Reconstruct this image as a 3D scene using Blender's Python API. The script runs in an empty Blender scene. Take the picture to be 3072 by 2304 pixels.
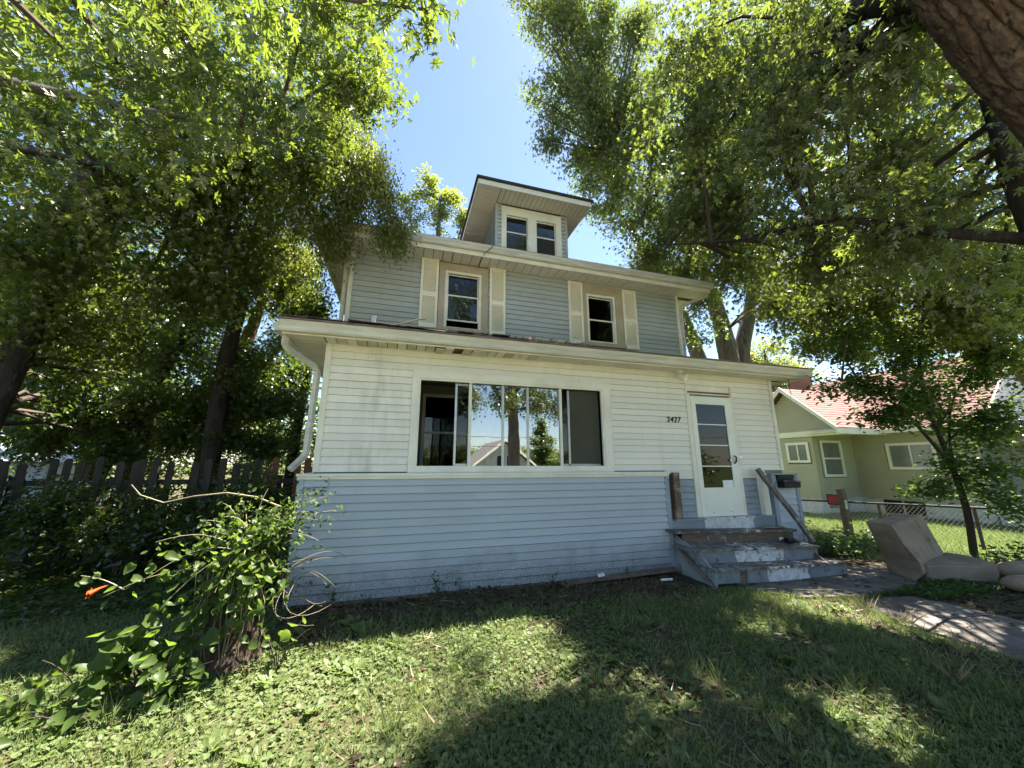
import bpy, math, random
import numpy as np
from mathutils import Vector
random.seed(7)
rng = np.random.default_rng(11)
R = math.radians
C = bpy.context.scene.collection
SC = bpy.context.scene

# ------------------------------------------------------------------ camera
CAM = np.array([-4.8188, -5.2996, 1.6375]); YAW, PITCH = 0.2878, 0.2156; FPX = 1111.7
cd = bpy.data.cameras.new('camera'); cam = bpy.data.objects.new('camera', cd); C.objects.link(cam)
cam.location = CAM; cam.rotation_euler = (math.pi/2 + PITCH, 0, -YAW)
cd.sensor_width = 36; cd.lens = FPX/3072*36; cd.clip_end = 3000; cd.clip_start = 0.05
SC.camera = cam
# ------------------------------------------------------------------ light
SUN_EL, SUN_PHI = R(64), R(23.5)          # phi: from +x towards +y
SD = np.array([math.cos(SUN_EL)*math.cos(SUN_PHI), math.cos(SUN_EL)*math.sin(SUN_PHI), math.sin(SUN_EL)])
w = bpy.data.worlds.new('World'); SC.world = w; w.use_nodes = True
nt = w.node_tree; nt.nodes.clear()
sky = nt.nodes.new('ShaderNodeTexSky'); sky.sky_type = 'NISHITA'; sky.sun_disc = False
sky.sun_elevation = SUN_EL; sky.sun_rotation = math.pi/2 - SUN_PHI
sky.air_density = 1.0; sky.dust_density = 0.4; sky.ozone_density = 1.0; sky.altitude = 300
bg = nt.nodes.new('ShaderNodeBackground'); bg.inputs[1].default_value = 0.05
wo = nt.nodes.new('ShaderNodeOutputWorld')
nt.links.new(sky.outputs[0], bg.inputs[0]); nt.links.new(bg.outputs[0], wo.inputs[0])
sl = bpy.data.lights.new('sun', 'SUN'); sl.energy = 5.0; sl.angle = R(0.53); sl.color = (1, 0.93, 0.82)
so = bpy.data.objects.new('sun', sl); C.objects.link(so); so.location = (10, 6, 30)
so.rotation_euler = Vector(SD).to_track_quat('Z', 'Y').to_euler()
SC.view_settings.view_transform = 'Standard'; SC.view_settings.look = 'None'
SC.view_settings.exposure = 2.7; SC.view_settings.gamma = 1.0
SC.render.engine = 'CYCLES'
cy = SC.cycles
cy.max_bounces = 7; cy.diffuse_bounces = 4; cy.glossy_bounces = 3; cy.transmission_bounces = 4; cy.transparent_max_bounces = 10
cy.use_denoising = True; cy.caustics_reflective = False; cy.caustics_refractive = False
cy.sample_clamp_indirect = 6

# camera rays as a measuring aid: a pixel of the 2212 px wide photo and a depth in metres give a point
FW = np.array([math.sin(YAW)*math.cos(PITCH), math.cos(YAW)*math.cos(PITCH), math.sin(PITCH)])
RT = np.array([math.cos(YAW), -math.sin(YAW), 0]); UP = np.cross(RT, FW)
def at(dx, dy, t):
    return CAM + t*(FW + RT*(dx*1.38879-1536)/FPX - UP*(dy*1.38879-1152)/FPX)

# ------------------------------------------------------------------ materials
def links(nt, a, b): nt.links.new(a, b)
def newmat(name):
    m = bpy.data.materials.new(name); m.use_nodes = True; n = m.node_tree; n.nodes.clear()
    out = n.nodes.new('ShaderNodeOutputMaterial'); return m, n, out
def pos(n, stretch=None):
    g = n.nodes.new('ShaderNodeNewGeometry'); o = g.outputs['Position']
    if stretch:
        mp = n.nodes.new('ShaderNodeMapping'); mp.inputs['Scale'].default_value = stretch
        n.links.new(o, mp.inputs['Vector']); o = mp.outputs['Vector']
    return o
def noise(n, vec, scale, detail=4, rough=.55, dist=0):
    t = n.nodes.new('ShaderNodeTexNoise'); t.inputs['Scale'].default_value = scale
    t.inputs['Detail'].default_value = detail; t.inputs['Roughness'].default_value = rough; t.inputs['Distortion'].default_value = dist
    n.links.new(vec, t.inputs['Vector']); return t.outputs['Fac']
def ramp(n, fac, stops):
    r = n.nodes.new('ShaderNodeValToRGB'); e = r.color_ramp.elements
    while len(e) < len(stops): e.new(.5)
    for k, (p, c) in enumerate(stops):
        e[k].position = p; e[k].color = (*c, 1) if len(c) == 3 else c
    n.links.new(fac, r.inputs[0]); return r.outputs[0]
def gray(n, fac, a, b): return ramp(n, fac, [(a, (0, 0, 0)), (b, (1, 1, 1))])
def mixc(n, fac, a, b, mode='MIX'):
    m = n.nodes.new('ShaderNodeMix'); m.data_type = 'RGBA'; m.blend_type = mode
    for s, v in ((m.inputs[0], fac), (m.inputs[6], a), (m.inputs[7], b)):
        if isinstance(v, (int, float)): s.default_value = v
        elif isinstance(v, tuple): s.default_value = (*v, 1)
        else: n.links.new(v, s)
    return m.outputs[2]
def math_(n, op, a, b=None, c=None):
    m = n.nodes.new('ShaderNodeMath'); m.operation = op
    for s, v in zip(m.inputs, (a, b, c)):
        if v is None: continue
        if isinstance(v, (int, float)): s.default_value = v
        else: n.links.new(v, s)
    return m.outputs[0]
def bsdf(n, out, col, rough=.6, spec=.3, bump=None, bstr=.3, metal=0, bdist=.02):
    p = n.nodes.new('ShaderNodeBsdfPrincipled')
    if isinstance(col, tuple): p.inputs['Base Color'].default_value = (*col, 1)
    else: n.links.new(col, p.inputs['Base Color'])
    if isinstance(rough, (int, float)): p.inputs['Roughness'].default_value = rough
    else: n.links.new(rough, p.inputs['Roughness'])
    p.inputs['Specular IOR Level'].default_value = spec; p.inputs['Metallic'].default_value = metal
    if bump is not None:
        b = n.nodes.new('ShaderNodeBump'); b.inputs['Strength'].default_value = bstr; b.inputs['Distance'].default_value = bdist
        n.links.new(bump, b.inputs['Height']); n.links.new(b.outputs[0], p.inputs['Normal'])
    n.links.new(p.outputs[0], out.inputs[0]); return p
def simple(name, c1, c2=None, scale=4, rough=.6, spec=.3, stretch=None, bump=.15, bscale=60, grain=.12, metal=0):
    m, n, out = newmat(name); v = pos(n, stretch)
    c2 = c2 or tuple(x*.78 for x in c1)
    col = mixc(n, gray(n, noise(n, v, scale, 5), .35, .68), c1, c2)
    g = noise(n, v, bscale, 3)
    if grain: col = mixc(n, grain, col, mixc(n, g, (0, 0, 0), (1, 1, 1)), 'OVERLAY')
    bsdf(n, out, col, rough, spec, g, bump, metal); return m
def siding(name, c1, c2, dirt, dirt_amt=.35, splash=None, grime_top=None):
    """painted vinyl: faint mottling, vertical run marks, splash dirt near the ground"""
    m, n, out = newmat(name); v = pos(n)
    col = mixc(n, gray(n, noise(n, v, 1.3, 4), .3, .7), c1, c2)
    runs = noise(n, pos(n, (7, 7, .7)), 1.2, 5, .6)
    col = mixc(n, math_(n, 'MULTIPLY', gray(n, runs, .56, .8), dirt_amt), col, dirt)
    sp = noise(n, v, 45, 3, .7)
    col = mixc(n, math_(n, 'MULTIPLY', gray(n, sp, .64, .72), .3), col, dirt)
    if splash:
        z = n.nodes.new('ShaderNodeSeparateXYZ'); n.links.new(v, z.inputs[0])
        low = math_(n, 'SUBTRACT', splash, z.outputs[2]); low = math_(n, 'MULTIPLY', low, 2.6)
        wob = noise(n, pos(n, (3, 3, 3)), 1.4, 3)
        low = math_(n, 'ADD', low, math_(n, 'MULTIPLY', math_(n, 'SUBTRACT', wob, .42), 1.3))
        speck = gray(n, noise(n, v, 80, 4, .8), .42, .6)
        f = math_(n, 'MULTIPLY', math_(n, 'MINIMUM', math_(n, 'MAXIMUM', low, 0), 1), math_(n, 'ADD', math_(n, 'MULTIPLY', speck, .75), .22))
        col = mixc(n, f, col, (.075, .07, .06))
    if grime_top:
        z = n.nodes.new('ShaderNodeSeparateXYZ'); n.links.new(v, z.inputs[0])
        gx = math_(n, 'SUBTRACT', 1, math_(n, 'MULTIPLY', math_(n, 'ABSOLUTE', math_(n, 'SUBTRACT', z.outputs[0], -5.2)), 1.6))
        f = math_(n, 'MULTIPLY', math_(n, 'MAXIMUM', gx, 0), gray(n, noise(n, pos(n, (5, 5, 1.5)), 1.5, 5, .65), .45, .75))
        col = mixc(n, math_(n, 'MULTIPLY', f, .5), col, (.30, .29, .24))
    oi = n.nodes.new('ShaderNodeObjectInfo'); k = math_(n, 'ADD', math_(n, 'MULTIPLY', oi.outputs['Random'], .11), .90)
    cb = n.nodes.new('ShaderNodeCombineColor'); [n.links.new(k, cb.inputs[q]) for q in range(3)]
    col = mixc(n, 1.0, col, cb.outputs[0], 'MULTIPLY')
    bsdf(n, out, col, .5, .28, noise(n, pos(n, (1, 1, 25)), 30, 2), .05); return m
def peeling(name, paint, paint2, wood, thr=(.52, .58), scale=7, stripe=None):
    """old paint flaking off wood; stripe = (x0, x1) repainted white between those x"""
    m, n, out = newmat(name); v = pos(n)
    col = mixc(n, gray(n, noise(n, v, 5, 4), .35, .65), paint, paint2)
    if stripe:
        s = n.nodes.new('ShaderNodeSeparateXYZ'); n.links.new(v, s.inputs[0])
        x = math_(n, 'ADD', s.outputs[0], math_(n, 'MULTIPLY', math_(n, 'SUBTRACT', noise(n, v, 9, 4), .5), .16))
        f = math_(n, 'MULTIPLY', math_(n, 'GREATER_THAN', x, stripe[0]), math_(n, 'LESS_THAN', x, stripe[1]))
        col = mixc(n, f, col, mixc(n, gray(n, noise(n, v, 12), .4, .7), (.62, .63, .62), (.40, .42, .45)))
    wd = mixc(n, gray(n, noise(n, pos(n, (2, 30, 30)), 2, 5), .3, .7), wood, tuple(q*.45 for q in wood))
    flake = math_(n, 'ADD', math_(n, 'MULTIPLY', noise(n, v, scale, 6, .7), .8), math_(n, 'MULTIPLY', noise(n, v, 1.6, 2), .2))
    f = gray(n, flake, *thr)
    col = mixc(n, f, col, wd)
    bsdf(n, out, col, .7, .2, math_(n, 'SUBTRACT', 1, f), .5, bdist=.006); return m
def leafmat(name, c1, c2, tr, tf=.5, gloss=.07, rough=.35):
    m, n, out = newmat(name)
    g = n.nodes.new('ShaderNodeNewGeometry'); oi = n.nodes.new('ShaderNodeObjectInfo')
    rnd = math_(n, 'FRACT', math_(n, 'ADD', g.outputs['Random Per Island'], oi.outputs['Random']))
    low = noise(n, g.outputs['Position'], .9, 2)
    f = math_(n, 'ADD', math_(n, 'MULTIPLY', rnd, .65), math_(n, 'MULTIPLY', gray(n, low, .3, .7), .35))
    col = mixc(n, f, c1, c2)
    tc = mixc(n, f, tr, tuple(min(1, q*1.25) for q in tr))
    d = n.nodes.new('ShaderNodeBsdfDiffuse'); n.links.new(col, d.inputs[0])
    t = n.nodes.new('ShaderNodeBsdfTranslucent'); n.links.new(tc, t.inputs[0])
    a = n.nodes.new('ShaderNodeMixShader'); a.inputs[0].default_value = tf
    n.links.new(d.outputs[0], a.inputs[1]); n.links.new(t.outputs[0], a.inputs[2])
    s = n.nodes.new('ShaderNodeBsdfGlossy'); s.inputs['Roughness'].default_value = rough; s.inputs[0].default_value = (1, 1, 1, 1)
    b = n.nodes.new('ShaderNodeMixShader'); b.inputs[0].default_value = gloss
    n.links.new(a.outputs[0], b.inputs[1]); n.links.new(s.outputs[0], b.inputs[2])
    n.links.new(b.outputs[0], out.inputs[0]); return m
def bark(name, c1, c2, scale=9, stretch=(1, 1, .22), bstr=.8):
    m, n, out = newmat(name); v = pos(n, stretch)
    nz = noise(n, v, scale, 6, .65, .6); nz2 = noise(n, pos(n), 2.2, 3)
    col = mixc(n, gray(n, nz, .36, .62), tuple(q*.28 for q in c1), c1)
    col = mixc(n, gray(n, nz2, .45, .7), col, c2)
    bsdf(n, out, col, .9, .1, nz, bstr, bdist=.05); return m
def glass(name, refl=.12, tint=(.8, .84, .82)):
    m, n, out = newmat(name)
    t = n.nodes.new('ShaderNodeBsdfTransparent'); t.inputs[0].default_value = (*tint, 1)
    s = n.nodes.new('ShaderNodeBsdfGlossy'); s.inputs['Roughness'].default_value = .004
    b = n.nodes.new('ShaderNodeBump'); b.inputs['Strength'].default_value = .012; b.inputs['Distance'].default_value = .05
    n.links.new(noise(n, pos(n), 2.0, 2), b.inputs['Height']); n.links.new(b.outputs[0], s.inputs['Normal'])
    lw = n.nodes.new('ShaderNodeFresnel'); lw.inputs[0].default_value = 1.5
    f = math_(n, 'MINIMUM', math_(n, 'ADD', refl, lw.outputs[0]), 1)
    mx = n.nodes.new('ShaderNodeMixShader'); n.links.new(f, mx.inputs[0])
    n.links.new(t.outputs[0], mx.inputs[1]); n.links.new(s.outputs[0], mx.inputs[2]); n.links.new(mx.outputs[0], out.inputs[0]); return m

MW = dict(
 white=siding('white_siding_paint', (.83, .785, .69), (.78, .735, .645), (.45, .42, .34), .3, None, True),
 blue=siding('blue_siding_paint', (.45, .495, .525), (.415, .455, .485), (.27, .29, .30), .15, .50),
 gblue=siding('grey_blue_siding', (.43, .45, .43), (.39, .405, .385), (.26, .27, .24), .3),
 trim=simple('off_white_trim', (.80, .76, .65), (.68, .64, .54), 3, .5),
 door=simple('door_white', (.80, .79, .70), (.73, .72, .63), 3, .4),
 gutter=simple('gutter_enamel', (.60, .57, .49), (.44, .41, .34), 2, .42, .4, (1, 1, 6)),
 soffit=simple('soffit_cream', (.68, .65, .56), (.56, .53, .45), 1.6, .55),
 soffit_dirty=simple('soffit_stained', (.60, .55, .44), (.40, .35, .26), 3.5, .7),
 tan=simple('tan_casing', (.44, .36, .25), (.37, .30, .21), 3, .6),
 shutter=simple('cream_shutter', (.82, .77, .62), (.74, .69, .55), 2, .5),
 roof=simple('brown_shingle', (.20, .155, .14), (.11, .09, .085), 5, .9, .1, None, .6, 90, .5),
 roofdark=simple('dark_shingle', (.06, .058, .055), (.035, .034, .033), 5, .9, .1, None, .6, 90, .5),
 dark=simple('interior_paint', (.26, .25, .19), (.20, .19, .15), 1, .8),
 inside=simple('interior_dim', (.16, .15, .13), (.12, .11, .1), 1, .8),
 greytrim=simple('grey_porch_paint', (.30, .34, .38), (.24, .27, .30), 5, .6),
 metal=simple('dull_aluminium', (.55, .55, .54), (.42, .42, .41), 6, .35, .5, None, .05, 60, .05, .7),
 black=simple('black_enamel', (.010, .010, .011), (.015, .015, .015), 5, .55, .25),
 wood=simple('weathered_wood', (.20, .155, .115), (.10, .08, .065), 3, .85, .15, (3, 3, 20), .5, 20),
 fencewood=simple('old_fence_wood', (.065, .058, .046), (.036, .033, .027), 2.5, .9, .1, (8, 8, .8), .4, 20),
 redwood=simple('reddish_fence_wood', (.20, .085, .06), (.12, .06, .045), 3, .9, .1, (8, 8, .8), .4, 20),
 pave=simple('pale_bounce_concrete', (.54, .51, .45), (.46, .43, .38), 2.2, .9, .1),  # unseen pavement, made this pale to bounce sunlight onto the facade
 concrete=simple('old_concrete', (.20, .18, .155), (.105, .092, .078), 2.6, .92, .1, None, .45, 130, .4),
 street=simple('pale_concrete_road', (.54, .51, .45), (.46, .43, .38), 2, .9, .2, None, .4, 200, .3),  # unseen street behind the camera, lightened to throw warm bounce at the house
 brick=simple('chimney_brick', (.22, .11, .08), (.15, .08, .06), 9, .9),
 ngreen=siding('olive_siding', (.42, .41, .255), (.37, .36, .225), (.25, .25, .16), .25),
 nroof=None, ntrim=simple('cream_trim', (.74, .72, .58), (.68, .66, .52), 2, .5),
 nfound=simple('white_foundation', (.66, .66, .62), (.48, .48, .45), 8, .9, .1, None, .5, 90),
 fabric=None, red=simple('red_sign', (.35, .02, .03), (.28, .02, .025), 6, .4),
 paper=simple('white_paper', (.80, .80, .78), (.74, .74, .72), 5, .7),
 bark_near=bark('maple_bark', (.115, .085, .066), (.085, .055, .042), 22, (1, 1, .5), .5),
 bark_red=bark('reddish_bark', (.24, .14, .10), (.13, .09, .065)),
 bark_stump=bark('rotting_bark', (.12, .085, .065), (.05, .038, .03), 16, (1, 1, .3), 1.0),
 bark=bark('grey_bark', (.17, .15, .13), (.12, .10, .085)),
 bark_dark=bark('dark_bark', (.062, .053, .045), (.042, .036, .03)),
 twig=simple('twig', (.085, .065, .05), (.06, .05, .04), 5, .9, .1),
 twig2=simple('old_vine_stem', (.20, .16, .115), (.12, .10, .07), 5, .9, .1),
 dry=simple('dry_stem', (.34, .29, .20), (.22, .18, .12), 5, .9, .1),
 glass=glass('window_glass', .0, (.55, .58, .57)), glass2=glass('upper_window_glass', .02, (.6, .63, .62)), mirror=glass('reflecting_storm_glass', .36, (.55, .6, .58)),
 doorglass=glass('door_glass', .0, (.4, .42, .41)),
 maple=leafmat('maple_leaf', (.048, .076, .013), (.076, .108, .019), (.19, .26, .022), .48, .05, .36),
 mapled=leafmat('maple_leaf_dark', (.062, .084, .024), (.090, .115, .032), (.19, .25, .03), .46, .05, .4),
 locust=leafmat('locust_leaf', (.088, .110, .020), (.125, .145, .030), (.26, .31, .035), .5, .04),
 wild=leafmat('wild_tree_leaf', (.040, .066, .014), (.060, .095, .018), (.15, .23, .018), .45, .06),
 back=leafmat('back_tree_leaf', (.060, .085, .020), (.095, .125, .03), (.18, .26, .03), .45, .05),
 shrub=leafmat('shrub_leaf', (.040, .075, .022), (.060, .100, .03), (.13, .22, .03), .4, .02),
 vine=leafmat('vine_leaf', (.040, .068, .016), (.066, .105, .024), (.16, .25, .03), .45, .012, .45),
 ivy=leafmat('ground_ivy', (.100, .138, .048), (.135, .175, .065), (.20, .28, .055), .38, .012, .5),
 grass=leafmat('grass_blade', (.105, .145, .05), (.17, .20, .09), (.22, .29, .07), .38, .03, .45),
 straw=leafmat('dead_straw', (.26, .20, .11), (.36, .29, .18), (.2, .16, .08), .25, .02),
 litter=leafmat('dead_leaf', (.060, .042, .028), (.115, .085, .055), (.06, .04, .02), .2, .01),
 flower=simple('orange_flower', (.75, .10, .02), (.60, .07, .015), 20, .5),
)
def nroofmat():
    m, n, out = newmat('pink_red_shingle'); v = pos(n)
    col = mixc(n, gray(n, noise(n, pos(n, (2, 2, 2)), 2, 4), .35, .65), (.24, .135, .118), (.19, .105, .092))
    bsdf(n, out, col, .9, .15, noise(n, v, 60, 3), .4); return m
MW['nroof'] = nroofmat()
def fabricmat():
    m, n, out = newmat('dirty_upholstery'); v = pos(n)
    col = mixc(n, gray(n, noise(n, v, 2.5, 4), .35, .7), (.30, .245, .18), (.205, .165, .12))
    col = mixc(n, math_(n, 'MULTIPLY', gray(n, noise(n, v, 4.5, 5), .58, .72), .6), col, (.11, .085, .045))
    wv = noise(n, v, 260, 2)
    bsdf(n, out, col, .95, .05, math_(n, 'ADD', wv, noise(n, v, 12, 3)), .35, bdist=.01); return m
MW['fabric'] = fabricmat()
def groundmat():
    m, n, out = newmat('lawn_soil'); v = pos(n)
    soil = mixc(n, gray(n, noise(n, v, 9, 6, .7), .35, .65), (.055, .042, .03), (.11, .085, .058))
    grass = mixc(n, gray(n, noise(n, v, 25, 5, .7), .35, .65), (.045, .070, .02), (.09, .115, .038))
    f = gray(n, noise(n, v, .8, 4), .40, .55)
    s = n.nodes.new('ShaderNodeSeparateXYZ'); n.links.new(v, s.inputs[0])
    far = math_(n, 'MAXIMUM', math_(n, 'GREATER_THAN', s.outputs[0], 4.6), math_(n, 'LESS_THAN', s.outputs[1], -6.5))
    f = math_(n, 'MAXIMUM', math_(n, 'MULTIPLY', f, .6), math_(n, 'MULTIPLY', far, .95))
    bsdf(n, out, mixc(n, f, soil, grass), .95, .08, noise(n, v, 35, 5, .7), .6, bdist=.04); return m
MW['ground'] = groundmat()
def concretemat():
    m, n, out = newmat('cracked_old_concrete'); v = pos(n)
    col = mixc(n, gray(n, noise(n, v, 3.2, 6, .65), .38, .64), (.20, .18, .155), (.10, .088, .075))
    col = mixc(n, math_(n, 'MULTIPLY', gray(n, noise(n, v, 1.4, 4), .5, .66), .65), col, (.085, .065, .046))
    pit = noise(n, v, 110, 3, .7); col = mixc(n, math_(n, 'MULTIPLY', gray(n, pit, .55, .7), .5), col, (.28, .265, .24))
    vo = n.nodes.new('ShaderNodeTexVoronoi'); vo.feature = 'DISTANCE_TO_EDGE'; vo.inputs['Scale'].default_value = 1.5
    ds = n.nodes.new('ShaderNodeVectorMath'); ds.operation = 'ADD'; nv = n.nodes.new('ShaderNodeTexNoise'); nv.inputs['Scale'].default_value = 4; n.links.new(v, nv.inputs['Vector'])
    sc = n.nodes.new('ShaderNodeVectorMath'); sc.operation = 'SCALE'; sc.inputs['Scale'].default_value = .35; n.links.new(nv.outputs['Color'], sc.inputs[0])
    n.links.new(v, ds.inputs[0]); n.links.new(sc.outputs[0], ds.inputs[1]); n.links.new(ds.outputs[0], vo.inputs['Vector'])
    crack = gray(n, vo.outputs['Distance'], .004, .014); col = mixc(n, crack, (.03, .025, .02), col)
    h = math_(n, 'ADD', math_(n, 'MULTIPLY', crack, .8), math_(n, 'ADD', pit, noise(n, v, 14, 4)))
    bsdf(n, out, col, .93, .1, h, .7, bdist=.012); return m
MW['concrete'] = concretemat()

# ------------------------------------------------------------------ geometry helpers
class MB:
    def __init__(s): s.v = []; s.f = []
    def add(s, v, f):
        k = len(s.v); s.v += [tuple(p) for p in v]; s.f += [tuple(i+k for i in q) for q in f]; return s
    def box(s, a, b):
        (x0, y0, z0), (x1, y1, z1) = a, b
        return s.add([(x0,y0,z0),(x1,y0,z0),(x1,y1,z0),(x0,y1,z0),(x0,y0,z1),(x1,y0,z1),(x1,y1,z1),(x0,y1,z1)],
            [(0,3,2,1),(4,5,6,7),(0,1,5,4),(1,2,6,5),(2,3,7,6),(3,0,4,7)])
    def prism(s, poly, axis, a, b):
        """extrude a 2D polygon along axis from a to b (x: poly=(y,z), y: poly=(x,z), z: poly=(x,y))"""
        def P(p, t): return {'x': (t, p[0], p[1]), 'y': (p[0], t, p[1]), 'z': (p[0], p[1], t)}[axis]
        n = len(poly); v = [P(p, a) for p in poly] + [P(p, b) for p in poly]
        f = [tuple(range(n)), tuple(range(2*n-1, n-1, -1))] + [(i, i+n, (i+1) % n+n, (i+1) % n) for i in range(n)]
        return s.add(v, f)
    def tube(s, pts, rad, n=8, cap=True, flat=1.0):
        pts = [np.array(p, float) for p in pts]; rad = rad if hasattr(rad, '__len__') else [rad]*len(pts)
        k = len(s.v); u = None
        for i, p in enumerate(pts):
            t = pts[min(i+1, len(pts)-1)] - pts[max(i-1, 0)]; t = t/(np.linalg.norm(t)+1e-9)
            if u is None:
                u = np.cross(t, (0, 0, 1) if abs(t[2]) < .9 else (1, 0, 0))
            u = u - t*(u@t); u /= np.linalg.norm(u)+1e-9; w_ = np.cross(t, u)
            for j in range(n):
                a = 2*math.pi*j/n; s.v.append(tuple(p + rad[i]*(math.cos(a)*u + flat*math.sin(a)*w_)))
        for i in range(len(pts)-1):
            for j in range(n):
                a, b = k+i*n+j, k+i*n+(j+1) % n; s.f.append((a, b, b+n, a+n))
        if cap:
            s.f.append(tuple(k+j for j in range(n-1, -1, -1))); e = k+(len(pts)-1)*n; s.f.append(tuple(e+j for j in range(n)))
        return s
    def build(s, name, mat, parent=None, smooth=False, loc=None, kind=None):
        return build(name, s.v, s.f, mat, parent, smooth, loc, kind)
ROOT = {}
def origin(o):
    while o is not None:
        if o.name in ROOT: return ROOT[o.name]
        o = o.parent
    return np.zeros(3)
def build(name, v, f, mat, parent=None, smooth=False, loc=None, kind=None):
    me = bpy.data.meshes.new(name); v = np.array(v, float)
    if parent is not None: v = v - origin(parent)
    elif loc is not None: v = v - np.array(loc)
    me.from_pydata(v.tolist(), [], f)
    me.materials.append(MW[mat] if isinstance(mat, str) else mat)
    if smooth: me.polygons.foreach_set('use_smooth', [True]*len(me.polygons))
    me.update()
    o = bpy.data.objects.new(name, me); C.objects.link(o)
    if parent is not None: o.parent = parent
    elif loc is not None: o.location = loc; ROOT[o.name] = np.array(loc, float)
    if kind: o['kind'] = kind
    return o
def raw_tris(name, V, F, mat, parent=None, kind=None):
    """big triangle meshes straight from numpy arrays"""
    V = np.ascontiguousarray(V, np.float32)
    if parent is not None: V = V - origin(parent).astype(np.float32)
    F = np.ascontiguousarray(F, np.int32); me = bpy.data.meshes.new(name)
    me.vertices.add(len(V)); me.vertices.foreach_set('co', V.ravel())
    me.loops.add(F.size); me.loops.foreach_set('vertex_index', F.ravel())
    me.polygons.add(len(F)); me.polygons.foreach_set('loop_start', np.arange(0, F.size, 3, dtype=np.int32))
    me.polygons.foreach_set('loop_total', np.full(len(F), 3, np.int32))
    me.polygons.foreach_set('use_smooth', np.ones(len(F), bool)); me.materials.append(MW[mat]); me.update(calc_edges=True)
    o = bpy.data.objects.new(name, me); C.objects.link(o)
    if parent is not None: o.parent = parent
    if kind: o['kind'] = kind
    return o
def thing(name, label, cat, loc=(0, 0, 0), group=None):
    o = bpy.data.objects.new(name, None); C.objects.link(o); o.location = loc; o.empty_display_size = .2
    ROOT[o.name] = np.array(loc, float); o['label'] = label; o['category'] = cat
    if group: o['group'] = group
    return o
def tag(o, label, cat, group=None):
    o['label'] = label; o['category'] = cat
    if group: o['group'] = group
    return o
def struct(o): o['kind'] = 'structure'; return o
def share(name, src, parent, loc, rot=None, scale=None):
    """an object that shares the mesh of src"""
    o = bpy.data.objects.new(name, src.data); C.objects.link(o); o.parent = parent; o.location = loc
    if rot is not None: o.rotation_euler = rot
    if scale is not None: o.scale = scale
    return o

# value noise
_P = rng.random((64, 64, 8))
def vn(x, y, z=0):
    x = np.asarray(x, float); y = np.asarray(y, float); z = np.asarray(z, float)+0*x
    xi, yi, zi = np.floor(x).astype(int), np.floor(y).astype(int), np.floor(z).astype(int)
    fx, fy, fz = x-xi, y-yi, z-zi; fx, fy, fz = [q*q*(3-2*q) for q in (fx, fy, fz)]
    g = lambda a, b, c: _P[(xi+a) % 64, (yi+b) % 64, (zi+c) % 8]
    l = lambda a, b, t: a+(b-a)*t
    return l(l(l(g(0,0,0), g(1,0,0), fx), l(g(0,1,0), g(1,1,0), fx), fy), l(l(g(0,0,1), g(1,0,1), fx), l(g(0,1,1), g(1,1,1), fx), fy), fz)
def sst(a, b, x): t = np.clip((np.asarray(x, float)-a)/(b-a), 0, 1); return t*t*(3-2*t)
def gz(x, y):
    x = np.asarray(x, float); y = np.asarray(y, float)
    z = .05*np.exp(-((y+.2)/1.0)**2)*(1-sst(-.9, .1, x)) - .26*sst(5.8, 10, x)*sst(-6, -1, y)
    flat_ = 1-.85*sst(-.6, .2, x)*(1-sst(2.8, 3.4, x))*sst(.4, .9, -y)
    z = z - 2.6*sst(9, 21, -y) + (.035*(vn(x*1.3, y*1.3)-.5) + .02*(vn(x*5, y*5)-.5))*flat_
    return z
# sunlit patches of ground: no twig may hang in the sun's way there
def in_poly(x, y, poly):
    c = np.zeros(x.shape, bool); n = len(poly)
    for i in range(n):
        (x0, y0), (x1, y1) = poly[i], poly[(i+1) % n]
        c ^= ((y0 > y) != (y1 > y)) & (x < (x1-x0)*(y-y0)/(y1-y0+1e-12)+x0)
    return c
LIT = [[(-2.95, -.9), (-3.25, -1.55), (-3.5, -2.5), (-4.1, -2.35), (-4.35, -1.95), (-4.5, -2.6), (-5.0, -3.0), (-5.4, -2.6), (-5.7, -1.6), (-5.6, -.9)],
       [(-5.75, -.9), (-5.8, -1.9), (-5.9, -3.0), (-6.7, -2.9), (-7.4, -2.0), (-8.2, -.95)],
       [(5.9, -.2), (8.5, -1.0), (10.8, 1.5), (10.8, 4.6), (6.2, 4.6)]]
SXY = SD[:2]/SD[2]
def sun_keep(P, keep=.03, pad=.2):
    if pad: return sun_keep(P, keep, 0) & sun_keep(P+np.array((pad, 0, 0)), keep, 0) & sun_keep(P-np.array((pad, 0, 0)), keep, 0) & sun_keep(P+np.array((0, pad*.6, 0)), keep, 0) & sun_keep(P-np.array((0, pad*.6, 0)), keep, 0)
    x = P[:, 0]-P[:, 2]*SXY[0]; y = P[:, 1]-P[:, 2]*SXY[1]
    jx = x+.35*(vn(x*2.3+9, y*2.3)-.5); jy = y+.35*(vn(x*2.3, y*2.3+17)-.5)
    m = np.zeros(len(P), bool)
    for p in LIT: m |= in_poly(jx, jy, p)
    m &= ~((vn(x*1.9+3, y*2.4+5) > .79) & (x < 2))                                   # small shadows inside the sunny part
    m |= (vn(x*1.7+40, y*2.0+11) > .62) & (x > -3.4) & (x < .8) & (y > -4.4) & (y < -1.1)   # sun flecks on the shady lawn
    return ~m | (rng.random(len(P)) < keep)

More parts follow.
